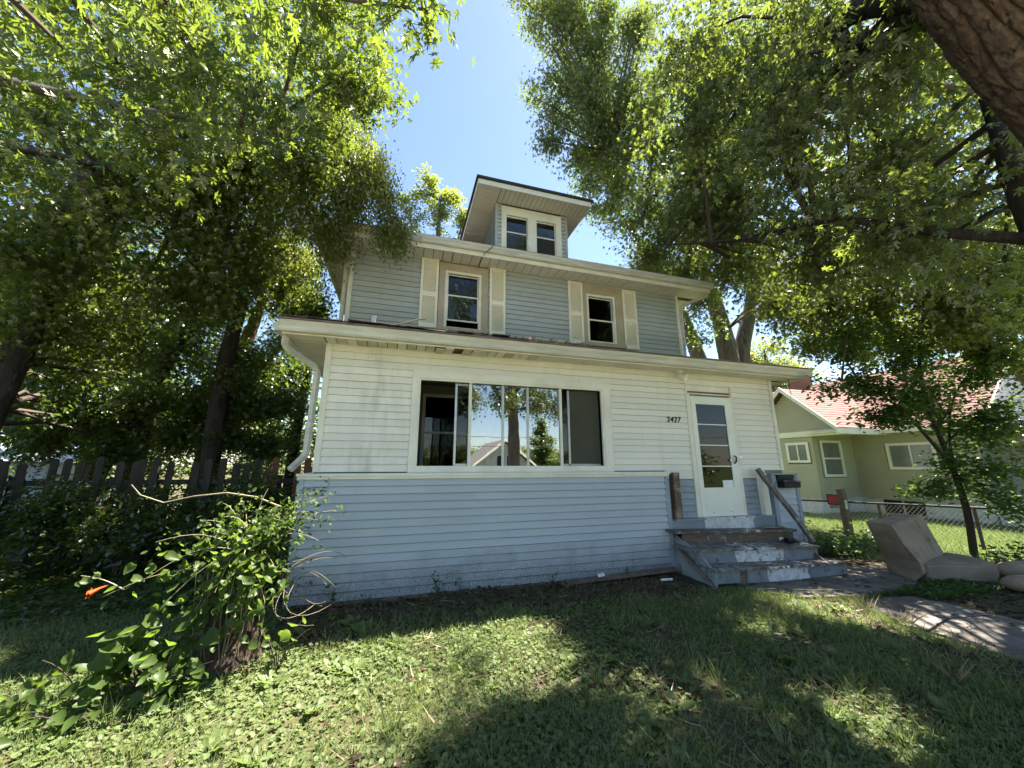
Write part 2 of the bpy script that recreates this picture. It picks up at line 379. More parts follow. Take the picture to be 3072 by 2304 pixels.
# ------------------------------------------------------------------ ground, walk, street
gx = np.unique(np.concatenate([np.linspace(-600, -40, 15), np.linspace(-40, -13, 20), np.linspace(-13, 12, 180), np.linspace(12, 40, 20), np.linspace(40, 600, 15)]))
gy = np.unique(np.concatenate([np.linspace(-600, -40, 15), np.linspace(-40, -7, 40), np.linspace(-7, 8, 120), np.linspace(8, 40, 20), np.linspace(40, 600, 15)]))
GX, GY = np.meshgrid(gx, gy, indexing='ij'); GV = np.stack([GX.ravel(), GY.ravel(), gz(GX, GY).ravel()], 1)
nx, ny = len(gx), len(gy); I = np.arange(nx*ny).reshape(nx, ny)
q = np.stack([I[:-1, :-1], I[1:, :-1], I[1:, 1:], I[:-1, 1:]], -1).reshape(-1, 4)
struct(raw_tris('ground', GV, np.concatenate([q[:, [0, 1, 2]], q[:, [0, 2, 3]]]), 'ground'))
walk = struct(thing('walkway', 'cracked grey concrete front walk leading to the steps', 'walkway')); del walk['category']
LAND = [(-.30, -.98), (.10, -1.42), (.95, -1.66), (2.1, -1.55), (3.1, -1.1), (2.9, -.75), (2.3, -.5), (1.6, -.60)]
WALK0 = [(.62, -1.78), (.30, -2.35), (.34, -3.15), (1.5, -3.22), (1.62, -2.4), (1.55, -1.80), (1.1, -1.70)]
def slab(poly, tilt=0):
    cx = sum(p[0] for p in poly)/len(poly)
    v = [(x, y, gz(x, y)+.022+tilt*(x-cx)) for x, y in poly] + [(x, y, gz(x, y)-.12) for x, y in poly]
    n = len(poly); MB().add(v, [tuple(range(n)), tuple(range(2*n-1, n-1, -1))]+[(i, i+n, (i+1) % n+n, (i+1) % n) for i in range(n)]).build('slab', 'concrete', walk)
for pc, tl in (([(-.30, -.98), (.10, -1.42), (.80, -1.60), (.86, -1.05), (.80, -.62)], .006), ([(.90, -.62), (.88, -1.05), (.83, -1.61), (.95, -1.66), (2.02, -1.55), (1.95, -.56)], -.004), ([(1.98, -.55), (2.05, -1.54), (3.1, -1.1), (2.9, -.75), (2.3, -.5)], .008),
               ([(.62, -1.78), (.30, -2.35), (.36, -2.5), (.95, -2.36), (1.60, -2.44), (1.55, -1.80), (1.1, -1.70)], -.006), ([(.37, -2.53), (.34, -3.15), (1.5, -3.22), (1.61, -2.48), (.96, -2.39)], .006)):
    slab(pc[::-1], tl)
for k in range(3):
    y0 = -3.26-k*1.25; slab([(.33, y0-1.2), (1.5, y0-1.2), (1.51, y0), (.33, y0)], .006*((-1)**k))
struct(MB().add([(x, y, gz(x, y)+.02) for x, y in ((-60, -6.6), (60, -6.6), (60, -8.2), (-60, -8.2))], [(3, 2, 1, 0)]).build('pavement', 'pave'))
sv = []
for y in (-9.2, -12, -14, -16, -18, -20): sv += [(-90, y, gz(0, y)+.03), (90, y, gz(0, y)+.03)]
struct(MB().add(sv, [(2*i, 2*i+1, 2*i+3, 2*i+2)[::-1] for i in range(5)]).build('street', 'street'))

# ------------------------------------------------------------------ the house
house = thing('house', 'weathered two storey house, blue siding below, white enclosed porch, dormer on roof', 'house', (-2.05, 3, 0))
def boards(parent, segs, z0, n, h, y, mat, axis='x', out=-1, split=None, jit=.0015):
    """courses of lap siding; segs(z_mid) gives the runs of one course"""
    for i in range(n):
        z = z0+i*h
        for (a, b) in segs(z+h/2):
            cuts = [a]
            if split and b-a > 3: cuts.append(a+(b-a)*random.uniform(*split))
            cuts.append(b)
            for k in range(len(cuts)-1):
                j = random.uniform(-jit, jit); d = .027+random.uniform(-.002, .004); t = random.uniform(0, .0025)
                e = .004 if k else 0
                prof = [(y, z+j), (y+out*(d+e), z+j), (y+out*(.010+t+e), z+h-.010), (y+out*.001, z+h-.010), (y+out*.001, z+h+.004), (y, z+h+.004)]
                MB().prism(prof, axis, cuts[k]+(0 if k == 0 else -.012), cuts[k+1]).build('siding_board', mat, parent)
def minus(run, holes):
    out = [run]
    for (a, b) in holes:
        nxt = []
        for (p, q_) in out:
            if b <= p or a >= q_: nxt.append((p, q_)); continue
            if a-p > .02: nxt.append((p, a))
            if q_-b > .02: nxt.append((b, q_))
        out = nxt
    return out
# main body: walls with real openings upstairs
W1, W2 = (-4.06, -3.38, 4.49, 5.72), (-.695, -.03, 4.49, 5.64)
mw = MB()
mw.box((-6.0, 2.17, -.1), (-4.46, 2.3, 3.6)).box((-4.46, 2.17, -.1), (-3.1, 2.3, 1.35)).box((-4.46, 2.17, 3.02), (-3.1, 2.3, 3.6)).box((-3.1, 2.17, -.1), (1.89, 2.3, 3.6))
mw.box((-6.0, 2.17, 3.6), (W1[0], 2.3, 6.0)).box((W1[1], 2.17, 3.6), (W2[0], 2.3, 6.0)).box((W2[1], 2.17, 3.6), (1.89, 2.3, 6.0))
for q_ in (W1, W2): mw.box((q_[0], 2.17, 3.6), (q_[1], 2.3, q_[2])).box((q_[0], 2.17, q_[3]), (q_[1], 2.3, 6.0))
mw.box((-6.0, 2.3, -.1), (-5.87, 10.3, 6.0)).box((1.76, 2.3, -.1), (1.89, 10.3, 6.0)).box((-5.87, 10.17, -.1), (1.76, 10.3, 6.0))
mw.box((-5.87, 2.3, .6), (1.76, 10.17, .8)).box((-5.87, 2.3, 3.35), (1.76, 10.17, 3.6)).box((-5.87, 2.3, 5.9), (1.76, 10.17, 6.0))
mw.box((-3.0, 2.3, 3.6), (-2.9, 10.17, 5.9)).box((-5.87, 6, 3.6), (1.76, 6.1, 5.9)).box((-5.87, 6, .8), (1.76, 6.1, 3.35))
upper = mw.build('upper_wall', 'inside', house)
CASE1, CASE2 = (-4.245, -3.18, 4.42, 5.94), (-.855, .228, 4.40, 5.915)
boards(upper, lambda z: minus((-5.97, 1.86), [(c[0], c[1]) for c in (CASE1, CASE2) if c[2] < z < c[3]]), 3.66, 20, .1165, 2.168, 'gblue', split=(.3, .7))
for x in (-6.03, 1.845): MB().box((x, 2.13, 3.5), (x+.08, 2.166, 5.985)).build('corner_trim', 'trim', upper)
boards(upper, lambda z: [(2.2, 10.2)], .1, 50, .1165, -6.0, 'gblue', 'y', -1)
boards(upper, lambda z: [(2.2, 10.2)], .1, 50, .1165, 1.89, 'gblue', 'y', 1)
def sash_window(c, o, rails, gapz, openlow):
    """double hung window: c casing, o opening, rails = heights of sash rails"""
    x0, x1, z0, z1 = o; y = 2.15
    wd = MB()
    wd.box((c[0], y-.035, c[2]), (x0-.06, y+.015, c[3])).box((x1+.06, y-.035, c[2]), (c[1], y+.015, c[3])).box((x0-.06, y-.035, z1+.06), (x1+.06, y+.015, c[3]))
    wd.box((c[0]-.02, y-.07, c[2]-.03), (c[1]+.02, y+.015, z0-.03))
    win = wd.build('window', 'tan', house)
    f = MB().box((x0-.06, y-.012, z0-.03), (x0, y+.12, z1+.06)).box((x1, y-.012, z0-.03), (x1+.06, y+.12, z1+.06)).box((x0, y-.012, z1), (x1, y+.12, z1+.06)).box((x0, y-.012, z0-.03), (x1, y+.12, z0))
    f.build('jamb', 'trim', win)
    mid = rails
    s = MB().box((x0, y+.05, mid), (x0+.022, y+.075, z1)).box((x1-.022, y+.05, mid), (x1, y+.075, z1)).box((x0, y+.048, z1-.025), (x1, y+.077, z1))
    s.box((x0, y+.02, openlow), (x0+.022, y+.045, mid+.03)).box((x1-.022, y+.02, openlow), (x1, y+.045, mid+.03)).box((x0, y+.018, mid), (x1, y+.048, mid+.032)).box((x0, y+.018, openlow), (x1, y+.046, openlow+.03))
    s.build('sash', 'trim', win)
    MB().box((x0+.022, y+.06, mid+.03), (x1-.022, y+.064, z1-.025)).build('pane', 'glass', win)
    MB().box((x0+.022, y+.03, openlow+.03), (x1-.022, y+.034, mid)).build('pane', 'glass2' if gapz else 'glass', win)
sash_window(CASE1, W1, 5.20, True, 4.64)
sash_window(CASE2, W2, 5.03, False, 4.49)
def shutter(x0, x1, z0, z1):
    y1 = 2.13; mid = z0+(z1-z0)*.47
    m = MB().box((x0, y1-.03, z0), (x0+.05, y1, z1)).box((x1-.05, y1-.03, z0), (x1, y1, z1))
    for a, b in ((z0, z0+.09), (mid-.05, mid+.05), (z1-.06, z1)): m.box((x0+.05, y1-.029, a), (x1-.05, y1, b))
    s = m.build('shutter', 'shutter', house)
    l = MB(); z = z0+.1
    while z < z1-.09:
        if not (mid-.075 < z < mid+.05): l.prism([(y1-.004, z+.022), (y1-.026, z), (y1-.024, z-.006), (y1-.002, z+.016)], 'x', x0+.05, x1-.05)
        z += .031
    l.box((x0+.05, y1-.0015, z0+.09), (x1-.05, y1, z1-.06)); l.build('louvre_panel', 'shutter', s)
for a in ((-4.63, -4.265, 4.42, 5.985), (-3.14, -2.78, 4.40, 5.985), (-1.235, -.866, 4.39, 5.95), (.235, .618, 4.385, 5.925)): shutter(*a)
# roofs
def hip(x0, x1, y0, y1, z, slope, th, mat, name, parent):
    hw = min(x1-x0, y1-y0)/2; cx, cy_ = (x0+x1)/2, (y0+y1)/2
    if x1-x0 >= y1-y0: a, b = (x0+hw, cy_), (x1-hw, cy_)
    else: a, b = (cx, y0+hw), (cx, y1-hw)
    zt = z+hw*slope; m = MB()
    m.add([(x0,y0,z),(x1,y0,z),(x1,y1,z),(x0,y1,z),(*a,zt),(*b,zt),(x0,y0,z-th),(x1,y0,z-th),(x1,y1,z-th),(x0,y1,z-th)],
          [(0,1,5,4),(1,2,5),(2,3,4,5),(3,0,4),(0,6,7,1),(1,7,8,2),(2,8,9,3),(3,9,6,0),(6,9,8,7)] if x1-x0 >= y1-y0 else
          [(0,1,4),(1,2,5,4),(2,3,5),(3,0,4,5),(0,6,7,1),(1,7,8,2),(2,8,9,3),(3,9,6,0),(6,9,8,7)])
    return m.build(name, mat, parent)
hip(-6.66, 2.58, 1.56, 10.9, 6.185, .6, .03, 'roof', 'main_roof', house)
pr = MB()
S = .335; zf, zb = 3.385, 3.385+2.7*S
pr.add([(-6.32,-.52,zf),(2.42,-.52,zf),(2.42,2.17,zf),(.9,2.17,zb),(-4.8,2.17,zb),(-6.32,2.17,zf),
        (-6.32,-.52,zf-.025),(2.42,-.52,zf-.025),(2.42,2.17,zf-.025),(-6.32,2.17,zf-.025)],
       [(0,1,3,4),(1,2,3),(5,0,4),(0,6,7,1),(1,7,8,2),(0,5,9,6),(6,9,8,7)])
proof = pr.build('porch_roof', 'roof', house)
for k in range(17):                                      # lifted shingle tabs along the eave
    x = -6.3+k*.24+random.uniform(-.03, .03); lift = random.uniform(.012, .05) if k < 12 else .012
    w_ = random.uniform(.2, .3); z = 3.389; y = -.53+random.uniform(0, .05)
    MB().add([(x,y,z+lift),(x+w_,y+random.uniform(-.02,.02),z+lift*random.uniform(.4,1.2)),(x+w_,y+.28,z+.28*S+.006),(x,y+.28,z+.28*S+.006),
              (x,y,z+lift-.006),(x+w_,y,z+lift*.8-.006),(x+w_,y+.28,z+.28*S),(x,y+.28,z+.28*S)],
             [(0,1,2,3),(7,6,5,4),(0,4,5,1),(1,5,6,2),(3,2,6,7),(0,3,7,4)]).build('shingle', 'roof', proof)
for k in range(14):
    x = -6.2+k*.3+random.uniform(-.05, .05); z = 3.389+.2*S+.006
    MB().box((x, -.33, z), (x+.28, -.05, z+.012+random.uniform(0, .012))).build('shingle', 'roof', proof)
# gutters, fascia, soffit
def gutter(x0, x1, y, z, name, parent=house, n=1):
    pts = [(.11, -.135), (.045, -.135), (.03, -.115), (.03, -.075), (.004, -.035), (0, -.012), (0, 0), (.014, 0), (.014, -.02), (.05, -.09), (.105, -.1), (.105, 0), (.11, 0)]
    g = MB().prism([(y+a, z+b) for a, b in pts], 'x', x0, x1).build(name, 'gutter', parent)
    for x in (x0-.004, x1): MB().prism([(y, z), (y, z-.03), (y+.03, z-.075), (y+.03, z-.115), (y+.045, z-.135), (y+.11, z-.135), (y+.11, z)], 'x', x, x+.004).build('end_cap', 'gutter', g)
    x = x0+.12
    while x < x1:
        MB().box((x, y-.003, z-.04), (x+.05, y+.0, z+.002)).build('joint_strap', 'gutter', g); x += random.uniform(2.6, 3.2)
    return g
gutter(-6.31, 2.41, -.505, 3.365, 'porch_gutter'); gutter(-6.66, 2.58, 1.55, 6.17, 'upper_gutter')
fp = MB().box((-6.3, -.39, 3.215), (2.4, -.37, 3.355)).box((-6.3, -.37, 3.215), (-6.28, 2.15, 3.355)).box((2.38, -.37, 3.215), (2.4, 2.15, 3.355))
fp.build('porch_fascia', 'trim', house)
MB().box((-6.62, 1.66, 5.945), (2.54, 1.68, 6.15)).box((-6.62, 1.68, 5.945), (-6.6, 10.8, 6.15)).box((2.52, 1.68, 5.945), (2.54, 10.8, 6.15)).build('upper_fascia', 'trim', house)
MB().tube([(-6.66, 1.6, 6.11), (-6.66, 10.8, 6.11)], .06, 8).build('upper_side_gutter', 'gutter', house)
MB().tube([(-6.35, -.4, 3.30), (-6.35, 2.1, 3.30)], .055, 8).build('porch_side_gutter', 'gutter', house)
ps = MB().box((-6.28, -.37, 3.27), (2.38, .0, 3.275)).box((-6.28, 0, 3.27), (-5.86, 2.15, 3.275)).box((1.94, 0, 3.27), (2.38, 2.15, 3.275)).build('porch_soffit', 'wood', house)
x = -5.84
while x < 2.36:
    wd = .128 if x < -2.9 else .2; m = 'soffit_dirty' if x < -3.0 and random.random() < .45 else 'soffit'
    sag = 0
    if -4.45 < x < -3.85: sag = random.uniform(.01, .05)
    if not -4.27 < x < -4.12:
        z = 3.238+random.uniform(-.003, .003)
        MB().prism([(-.369, z-sag), (-.002, z-sag*.2+.0), (-.002, z+.012-sag*.2), (-.369, z+.012-sag)], 'x', x, min(x+wd-.013, 2.37)).build('soffit_panel', m, ps)
    x += wd
y = -.30
while y < 2.1:
    for a, b in ((-6.275, -5.865), (1.945, 2.375)):
        if b > 0 and y < .0: continue
        MB().box((a, y, 3.236), (b, y+.121, 3.248)).build('soffit_panel', 'soffit', ps)
    y += .132
us = MB().box((-6.6, 1.68, 6.0), (2.52, 2.16, 6.005)).box((-6.6, 2.16, 6.0), (-6.02, 10.8, 6.005)).box((1.92, 2.16, 6.0), (2.52, 10.8, 6.005)).build('upper_soffit', 'wood', house)
x = -6.0
while x < 2.5:
    MB().box((x, 1.682, 5.975+random.uniform(-.002, .002)), (min(x+.186, 2.51), 2.148, 5.987)).build('soffit_panel', 'soffit', us); x += .2
y = 1.7
while y < 10:
    MB().box((-6.598, y, 5.974), (-6.022, y+.186, 5.986)).build('soffit_panel', 'soffit', us)
    if y > 2.1: MB().box((1.925, y, 5.974), (2.515, y+.193, 5.986)).build('soffit_panel', 'soffit', us)
    y += .2
# downspouts
def spout(pts, name='downspout'): return MB().tube(pts, .052, 4, True, .8).build(name, 'gutter', house)
spout([(-6.30, -.22, 3.27), (-6.30, -.22, 3.13), (-6.26, -.2, 3.07), (-5.97, -.06, 2.90), (-5.93, -.04, 2.83), (-5.95, -.05, 1.80), (-5.97, -.06, 1.74), (-6.09, -.14, 1.58)])
spout([(-6.6, 1.72, 6.06), (-6.58, 1.74, 5.93), (-6.1, 2.08, 5.78), (-6.08, 2.1, 5.7), (-6.08, 2.1, 3.75)])
spout([(2.56, 1.75, 6.05), (2.54, 1.78, 5.92), (2.02, 2.1, 5.72), (1.97, 2.12, 5.62), (1.97, 2.12, 4.2)])
# porch walls
pw = MB()
GL, GR, GB, GT = -4.601, -1.755, 1.627, 2.818
pw.box((-5.85, 0, 1.45), (GL, .12, 3.25)).box((GR, 0, .7), (-.02, .12, 3.25)).box((.90, 0, .7), (1.925, .12, 3.25)).box((-.02, 0, 2.83), (.9, .12, 3.25))
pw.box((GL, 0, 1.45), (GR, .12, GB)).box((GL, 0, GT), (GR, .12, 3.25))
pw.box((-5.85, .12, .1), (-5.73, 2.15, 3.25)).box((1.805, .12, .1), (1.925, 2.15, 3.25))
pw.box((-5.73, .12, .7), (1.805, 2.15, .79)).box((-5.73, .12, 3.2), (1.805, 2.15, 3.25)).box((-5.73, 2.13, .79), (-4.46, 2.165, 3.2)).box((-3.1, 2.13, .79), (1.805, 2.165, 3.2)).box((-4.46, 2.13, .79), (-3.1, 2.165, 1.35)).box((-4.46, 2.13, 3.02), (-3.1, 2.165, 3.2))
pwall = pw.build('porch_wall', 'dark', house)
def porch_segs(z):
    holes = []
    if z < 2.95: holes.append((-4.72, -1.60))
    if z < 3.05: holes.append((-.085, .945))
    return minus((-5.79, 1.86), holes)
boards(pwall, porch_segs, 1.552, 17, .0998, -.001, 'white', split=(.35, .8))
boards(pwall, lambda z: [(.12, 2.14)], 1.552, 17, .0998, -5.851, 'white', 'y', -1)
for x in (-5.862, 1.865): MB().box((x, -.035, 1.55), (x+.075, -.001, 3.247)).build('corner_trim', 'trim', pwall)
MB().box((-5.78, -.03, 3.222), (1.86, -.022, 3.246)).build('frieze_strip', 'trim', pwall)
# recess beside the door
boards(pwall, lambda z: [(-.64, -.09), (.95, 1.46)], .80, 6, .1, -.001, 'greytrim')
MB().box((-.64, -.024, 1.415), (-.09, -.001, 1.55)).build('trim_board', 'white', pwall)
MB().box((.95, -.024, 1.415), (1.48, -.001, 1.55)).build('trim_board', 'white', pwall)
# knee wall
kw = MB().box((-5.97, -.10, .03), (-.68, .0-.003, 1.50)).box((-5.97, -.003, .03), (-5.853, 2.15, 1.50)).box((1.50, -.10, .05), (2.09, -.003, 1.465)).box((1.928, -.003, .05), (2.09, 2.15, 1.465))
knee = kw.build('knee_wall', 'wood', house)
boards(knee, lambda z: [(-5.93, -.735)], .075, 14, .1005, -.101, 'blue', split=(.25, .55))
boards(knee, lambda z: [(1.56, 2.03)], .27, 12, .0985, -.101, 'blue')
boards(knee, lambda z: [(-.1, 2.1)], .075, 14, .1005, -5.971, 'blue', 'y', -1)
for x, a, b in ((-5.995, .05, 1.5), (-.745, .12, 1.5), (1.492, .62, 1.47), (2.035, .1, 1.47)): MB().box((x, -.132, a), (x+.075, -.102, b)).build('corner_trim', 'greytrim' if x > -1 else 'blue', knee)
MB().box((1.488, -.13, .62), (1.499, -.0, 1.47)).build('end_board', 'greytrim', knee)
MB().box((-6.01, -.155, 1.503), (-.64, -.0225, 1.535)).box((-6.01, -.0225, 1.503), (-5.88, 2.1, 1.535)).build('ledge', 'trim', house)
MB().box((-6.0, -.14, 1.465), (-.66, -.121, 1.502)).build('ledge_fascia', 'trim', house)
MB().box((1.47, -.15, 1.472), (2.12, -.03, 1.492)).build('ledge', 'greytrim', house)
MB().box((-5.6, -.175, -.02), (-.8, -.105, .07)).build('sill_beam', 'wood', house)
# picture window
pic = MB().box((-4.718, -.055, 1.537), (GL-.03, -.001, 2.949)).box((GR+.03, -.055, 1.537), (-1.598, -.001, 2.949)).box((GL-.03, -.055, GT+.03), (GR+.03, -.001, 2.949)).box((GL-.03, -.06, 1.537), (GR+.03, -.001, GB-.03)).build('window', 'trim', house)
MB().box((GL-.03, -.04, GB-.03), (GL, .1, GT+.03)).box((GR, -.04, GB-.03), (GR+.03, .1, GT+.03)).box((GL, -.04, GT), (GR, .1, GT+.03)).box((GL, -.045, GB-.03), (GR, .1, GB)).build('inner_frame', 'trim', pic)
for x in (-3.905, -2.475): MB().box((x, -.0, GB), (x+.042, .05, GT)).build('mullion', 'trim', pic)
for x in (-3.404, -3.01): MB().box((x, .012, GB), (x+.034, .04, GT)).build('muntin', 'metal', pic)
for x, w_ in ((-4.10, .03), (-2.313, .034)): MB().box((x, .055, GB), (x+w_, .085, GT)).build('sliding_sash', 'metal', pic)
for a, b_ in (((-4.07, .055, GB), (-3.87, .085, GB+.03)), ((-4.07, .055, GT-.03), (-3.87, .085, GT)), ((-2.433, .055, GB), (-1.76, .085, GB+.03))): MB().box(a, b_).build('sash_rail', 'metal', pic)
for a, b in ((-3.863, -3.404), (-3.37, -3.01), (-2.976, -2.475)): MB().box((a, .024, GB), (b, .028, GT)).build('pane', 'mirror', pic)
for a, b in ((-4.07, -3.863), (-2.45, -2.313)): MB().box((a, .068, GB+.03), (b, .072, GT)).build('pane', 'glass', pic)
MB().box((-2.279, .068, GB+.03), (GR, .071, GT)).build('insect_screen', simple('insect_screen', (.07, .07, .05), (.055, .055, .04), 2, .9), pic)
inw = MB().box((-4.46, 2.09, 1.35), (-4.40, 2.135, 3.02)).box((-3.16, 2.09, 1.35), (-3.1, 2.135, 3.02)).box((-4.40, 2.09, 2.96), (-3.16, 2.135, 3.02)).box((-4.40, 2.09, 1.35), (-3.16, 2.135, 1.4)).box((-4.40, 2.10, 2.24), (-3.16, 2.13, 2.28)).build('inner_window', 'trim', house)
MB().box((-4.40, 2.115, 1.4), (-3.16, 2.119, 2.96)).build('pane', 'glass', inw)
# storm door
dr = MB().box((0, -.045, .805), (.095, -.01, 2.83)).box((.735, -.045, .805), (.878, -.01, 2.83)).box((.095, -.045, 2.69), (.735, -.01, 2.83)).box((.095, -.045, .805), (.735, -.01, 1.26)).build('storm_door', 'door', house)
MB().box((.10, -.052, .93), (.74, -.0455, 1.14)).build('kick_panel', 'door', dr)
for z in (2.335, 1.975, 1.62): MB().box((.095, -.036, z-.007), (.735, -.018, z+.007)).build('pane_rail', 'metal', dr)
MB().box((.095, -.03, 1.26), (.735, -.026, 2.69)).build('pane', 'doorglass', dr)
MB().box((.505, -.037, 1.262), (.728, -.034, 1.385)).build('sticker', 'paper', dr)
MB().box((.085, -.054, 1.245), (.745, -.0455, 1.268)).build('pane_bead', 'door', dr)
MB().tube([(.80, -.06, 1.80), (.812, -.085, 1.775), (.80, -.085, 1.70), (.785, -.06, 1.665)], .013, 6).build('handle', 'black', dr)
MB().box((.70, -.058, 1.705), (.80, -.046, 1.735)).build('latch', 'metal', dr)
for z in (.875,):
    for x in (.24, .60): MB().tube([(x, -.046, z), (x, -.053, z)], .008, 6).build('screw', 'black', dr)
dc = MB().box((-.085, -.04, .80), (-.003, -.0, 2.86)).box((.881, -.04, .80), (.945, -.0, 2.86)).build('door_casing', 'trim', house)
MB().box((-.085, -.04, 2.865), (.945, -.0, 2.885)).box((-.085, -.045, 3.03), (.945, 0, 3.055)).box((-.085, -.04, 2.885), (-.05, 0, 3.03)).box((.91, -.04, 2.885), (.945, 0, 3.03)).box((-.05, -.012, 2.925), (.91, 0, 3.03)).build('transom_frame', 'trim', dc)
MB().box((-.05, -.006, 2.886), (.91, 0, 2.925)).build('bare_strip', simple('bare_red_wood', (.25, .10, .07), (.15, .07, .05), 8, .9), dc)
MB().box((-.66, -.13, .775), (1.46, -.0015, .80)).build('threshold', peeling('threshold_paint', (.27, .31, .34), (.22, .25, .28), (.2, .15, .11), (.55, .62), 9, (-.02, 1.0)), house)
MB().box((-.66, -.112, .60), (1.46, -.085, .7745)).build('porch_riser', peeling('riser_paint', (.24, .27, .30), (.2, .23, .26), (.2, .15, .11), (.66, .7), 7, (-.02, .98)), house)
MB().box((-.57, -.13, .80), (-.455, -.03, 1.52)).build('newel_post', peeling('newel_paint', (.30, .26, .20), (.22, .19, .15), (.17, .12, .08), (.42, .5), 6), house)
MB().add([(1.27,-.125,.80),(1.40,-.125,.80),(1.40,-.03,.80),(1.27,-.03,.80),(1.255,-.125,1.5),(1.385,-.125,1.5),(1.385,-.03,1.5),(1.255,-.03,1.5)],
         [(0,3,2,1),(4,5,6,7),(0,1,5,4),(1,2,6,5),(2,3,7,6),(3,0,4,7)]).build('newel_post', 'trim', house)
# house number
cu = bpy.data.curves.new('number', 'FONT'); cu.body = '2427'; cu.size = .135; cu.extrude = .004; cu.shear = .18; cu.offset = .0022; cu.space_character = 1.08
tmp = bpy.data.objects.new('tmp', cu); C.objects.link(tmp)
bpy.context.view_layer.update()
me = bpy.data.meshes.new_from_object(tmp.evaluated_get(bpy.context.evaluated_depsgraph_get())); bpy.data.objects.remove(tmp)
me.materials.clear(); me.materials.append(MW['black'])
num = bpy.data.objects.new('house_number', me); C.objects.link(num); num.parent = house
num.location = np.array((-.525, -.026, 2.352))-origin(house); num.rotation_euler = (math.pi/2, 0, 0)
# dormer
yd = 2.45
dm = MB().box((-2.93, yd, 6.5), (-2.70, yd+.12, 7.94)).box((-1.34, yd, 6.5), (-1.07, yd+.12, 7.94)).box((-2.10, yd, 6.5), (-1.91, yd+.12, 7.94)).box((-2.70, yd, 7.68), (-2.10, yd+.12, 7.94)).box((-1.91, yd, 7.68), (-1.34, yd+.12, 7.94))
dm.box((-2.93, yd+.12, 6.4), (-2.81, 5.2, 7.94)).box((-1.19, yd+.12, 6.4), (-1.07, 5.2, 7.94)).box((-2.81, 5.1, 6.4), (-1.19, 5.2, 7.94)).box((-2.81, yd+.12, 6.3), (-1.19, 5.1, 6.4))
dorm = dm.build('dormer', 'inside', house)
boards(dorm, lambda z: [(-2.89, -2.80), (-1.22, -1.11)], 6.66, 12, .108, yd, 'gblue')
boards(dorm, lambda z: [(yd, 5.2)], 6.66, 12, .108, -2.93, 'gblue', 'y', -1)
boards(dorm, lambda z: [(yd, 5.2)], 6.66, 12, .108, -1.07, 'gblue', 'y', 1)
for x in (-2.952, -1.108): MB().box((x, yd-.03, 6.6), (x+.06, yd-.001, 7.93)).build('corner_trim', 'gblue', dorm)
MB().box((-2.80, yd-.04, 6.6), (-2.68, yd, 7.89)).box((-1.37, yd-.04, 6.6), (-1.22, yd, 7.89)).box((-2.12, yd-.04, 6.6), (-1.895, yd, 7.89)).box((-2.68, yd-.04, 7.66), (-2.12, yd, 7.89)).box((-1.895, yd-.04, 7.66), (-1.37, yd, 7.89)).build('window_frame', 'trim', dorm)
for a, b in ((-2.68, -2.12), (-1.895, -1.37)):
    MB().box((a, yd+.01, 7.205), (b, yd+.04, 7.235)).box((a, yd+.01, 7.63), (b, yd+.04, 7.66)).box((a, yd+.01, 6.6), (a+.02, yd+.04, 7.63)).box((b-.02, yd+.01, 6.6), (b, yd+.04, 7.63)).build('sash', 'trim', dorm)
    MB().box((a+.02, yd+.022, 7.235), (b-.02, yd+.026, 7.63)).build('pane', 'glass', dorm)
    if a < -2: MB().box((a+.02, yd+.022, 6.6), (b-.02, yd+.026, 7.205)).build('pane', 'glass', dorm)
    else: MB().box((a+.02, yd+.022, 6.6), (b-.02, yd+.026, 7.205)).build('insect_screen', simple('dormer_screen', (.03, .03, .03), (.025, .025, .025), 2, .9), dorm)
MB().box((-3.49, 1.90, 7.935), (-.62, 1.92, 8.06)).box((-3.49, 1.92, 7.935), (-3.47, 5.6, 8.06)).box((-.64, 1.92, 7.935), (-.62, 5.6, 8.06)).build('dormer_fascia', 'trim', dorm)
MB().box((-3.47, 1.92, 7.96), (-.64, 5.6, 7.965)).build('soffit_backing', 'wood', dorm)
x = -2.92
while x < -.65:
    MB().box((x, 1.922, 7.945), (min(x+.106, -.642), 2.42, 7.955)).build('soffit_panel', 'soffit', dorm); x += .118
y = 1.93
while y < 5.5:
    MB().box((-3.468, y, 7.944), (-2.94, y+.106, 7.954)).build('soffit_panel', 'soffit', dorm)
    if y > 2.4: MB().box((-1.06, y, 7.944), (-.645, y+.112, 7.954)).build('soffit_panel', 'soffit', dorm)
    y += .118
hip(-3.53, -.58, 1.86, 6.4, 8.125, .38, .06, 'roofdark', 'dormer_roof', dorm)

# ------------------------------------------------------------------ front steps, rail, mailbox and small fittings
st = thing('front_steps', 'peeling grey wooden porch steps with a white painted stripe', 'steps', (.5, -.4, .05)); st.rotation_euler = (0, R(1.9), 0)
def pm(name, x0, x1, thr=(.55, .62)): return peeling(name, (.225, .245, .26), (.175, .19, .20), (.17, .13, .095), (thr[0]-.03, thr[1]-.03), 9, (x0, x1))
def wobbly(m, a, b, mat, name, n=14, amp=.006):
    """a plank with slightly worn edges"""
    (x0, y0, z0), (x1, y1, z1) = a, b; v = []; f = []
    for i in range(n+1):
        x = x0+(x1-x0)*i/n; j = lambda: random.uniform(-amp, amp)
        v += [(x, y0+j(), z0+j()*.5), (x, y0+j(), z1+j()*.5), (x, y1, z1), (x, y1, z0)]
    for i in range(n):
        for k in range(4): f.append((4*i+k, 4*i+(k+1) % 4, 4*i+4+(k+1) % 4, 4*i+4+k))
    f += [(3, 2, 1, 0), (4*n, 4*n+1, 4*n+2, 4*n+3)]
    return MB().add(v, f).build(name, mat, st)
wobbly(0, (-.82, -.335, .585), (1.62, -.10, .622), pm('tread_top_paint', .3, .9, (.44, .52)), 'tread')
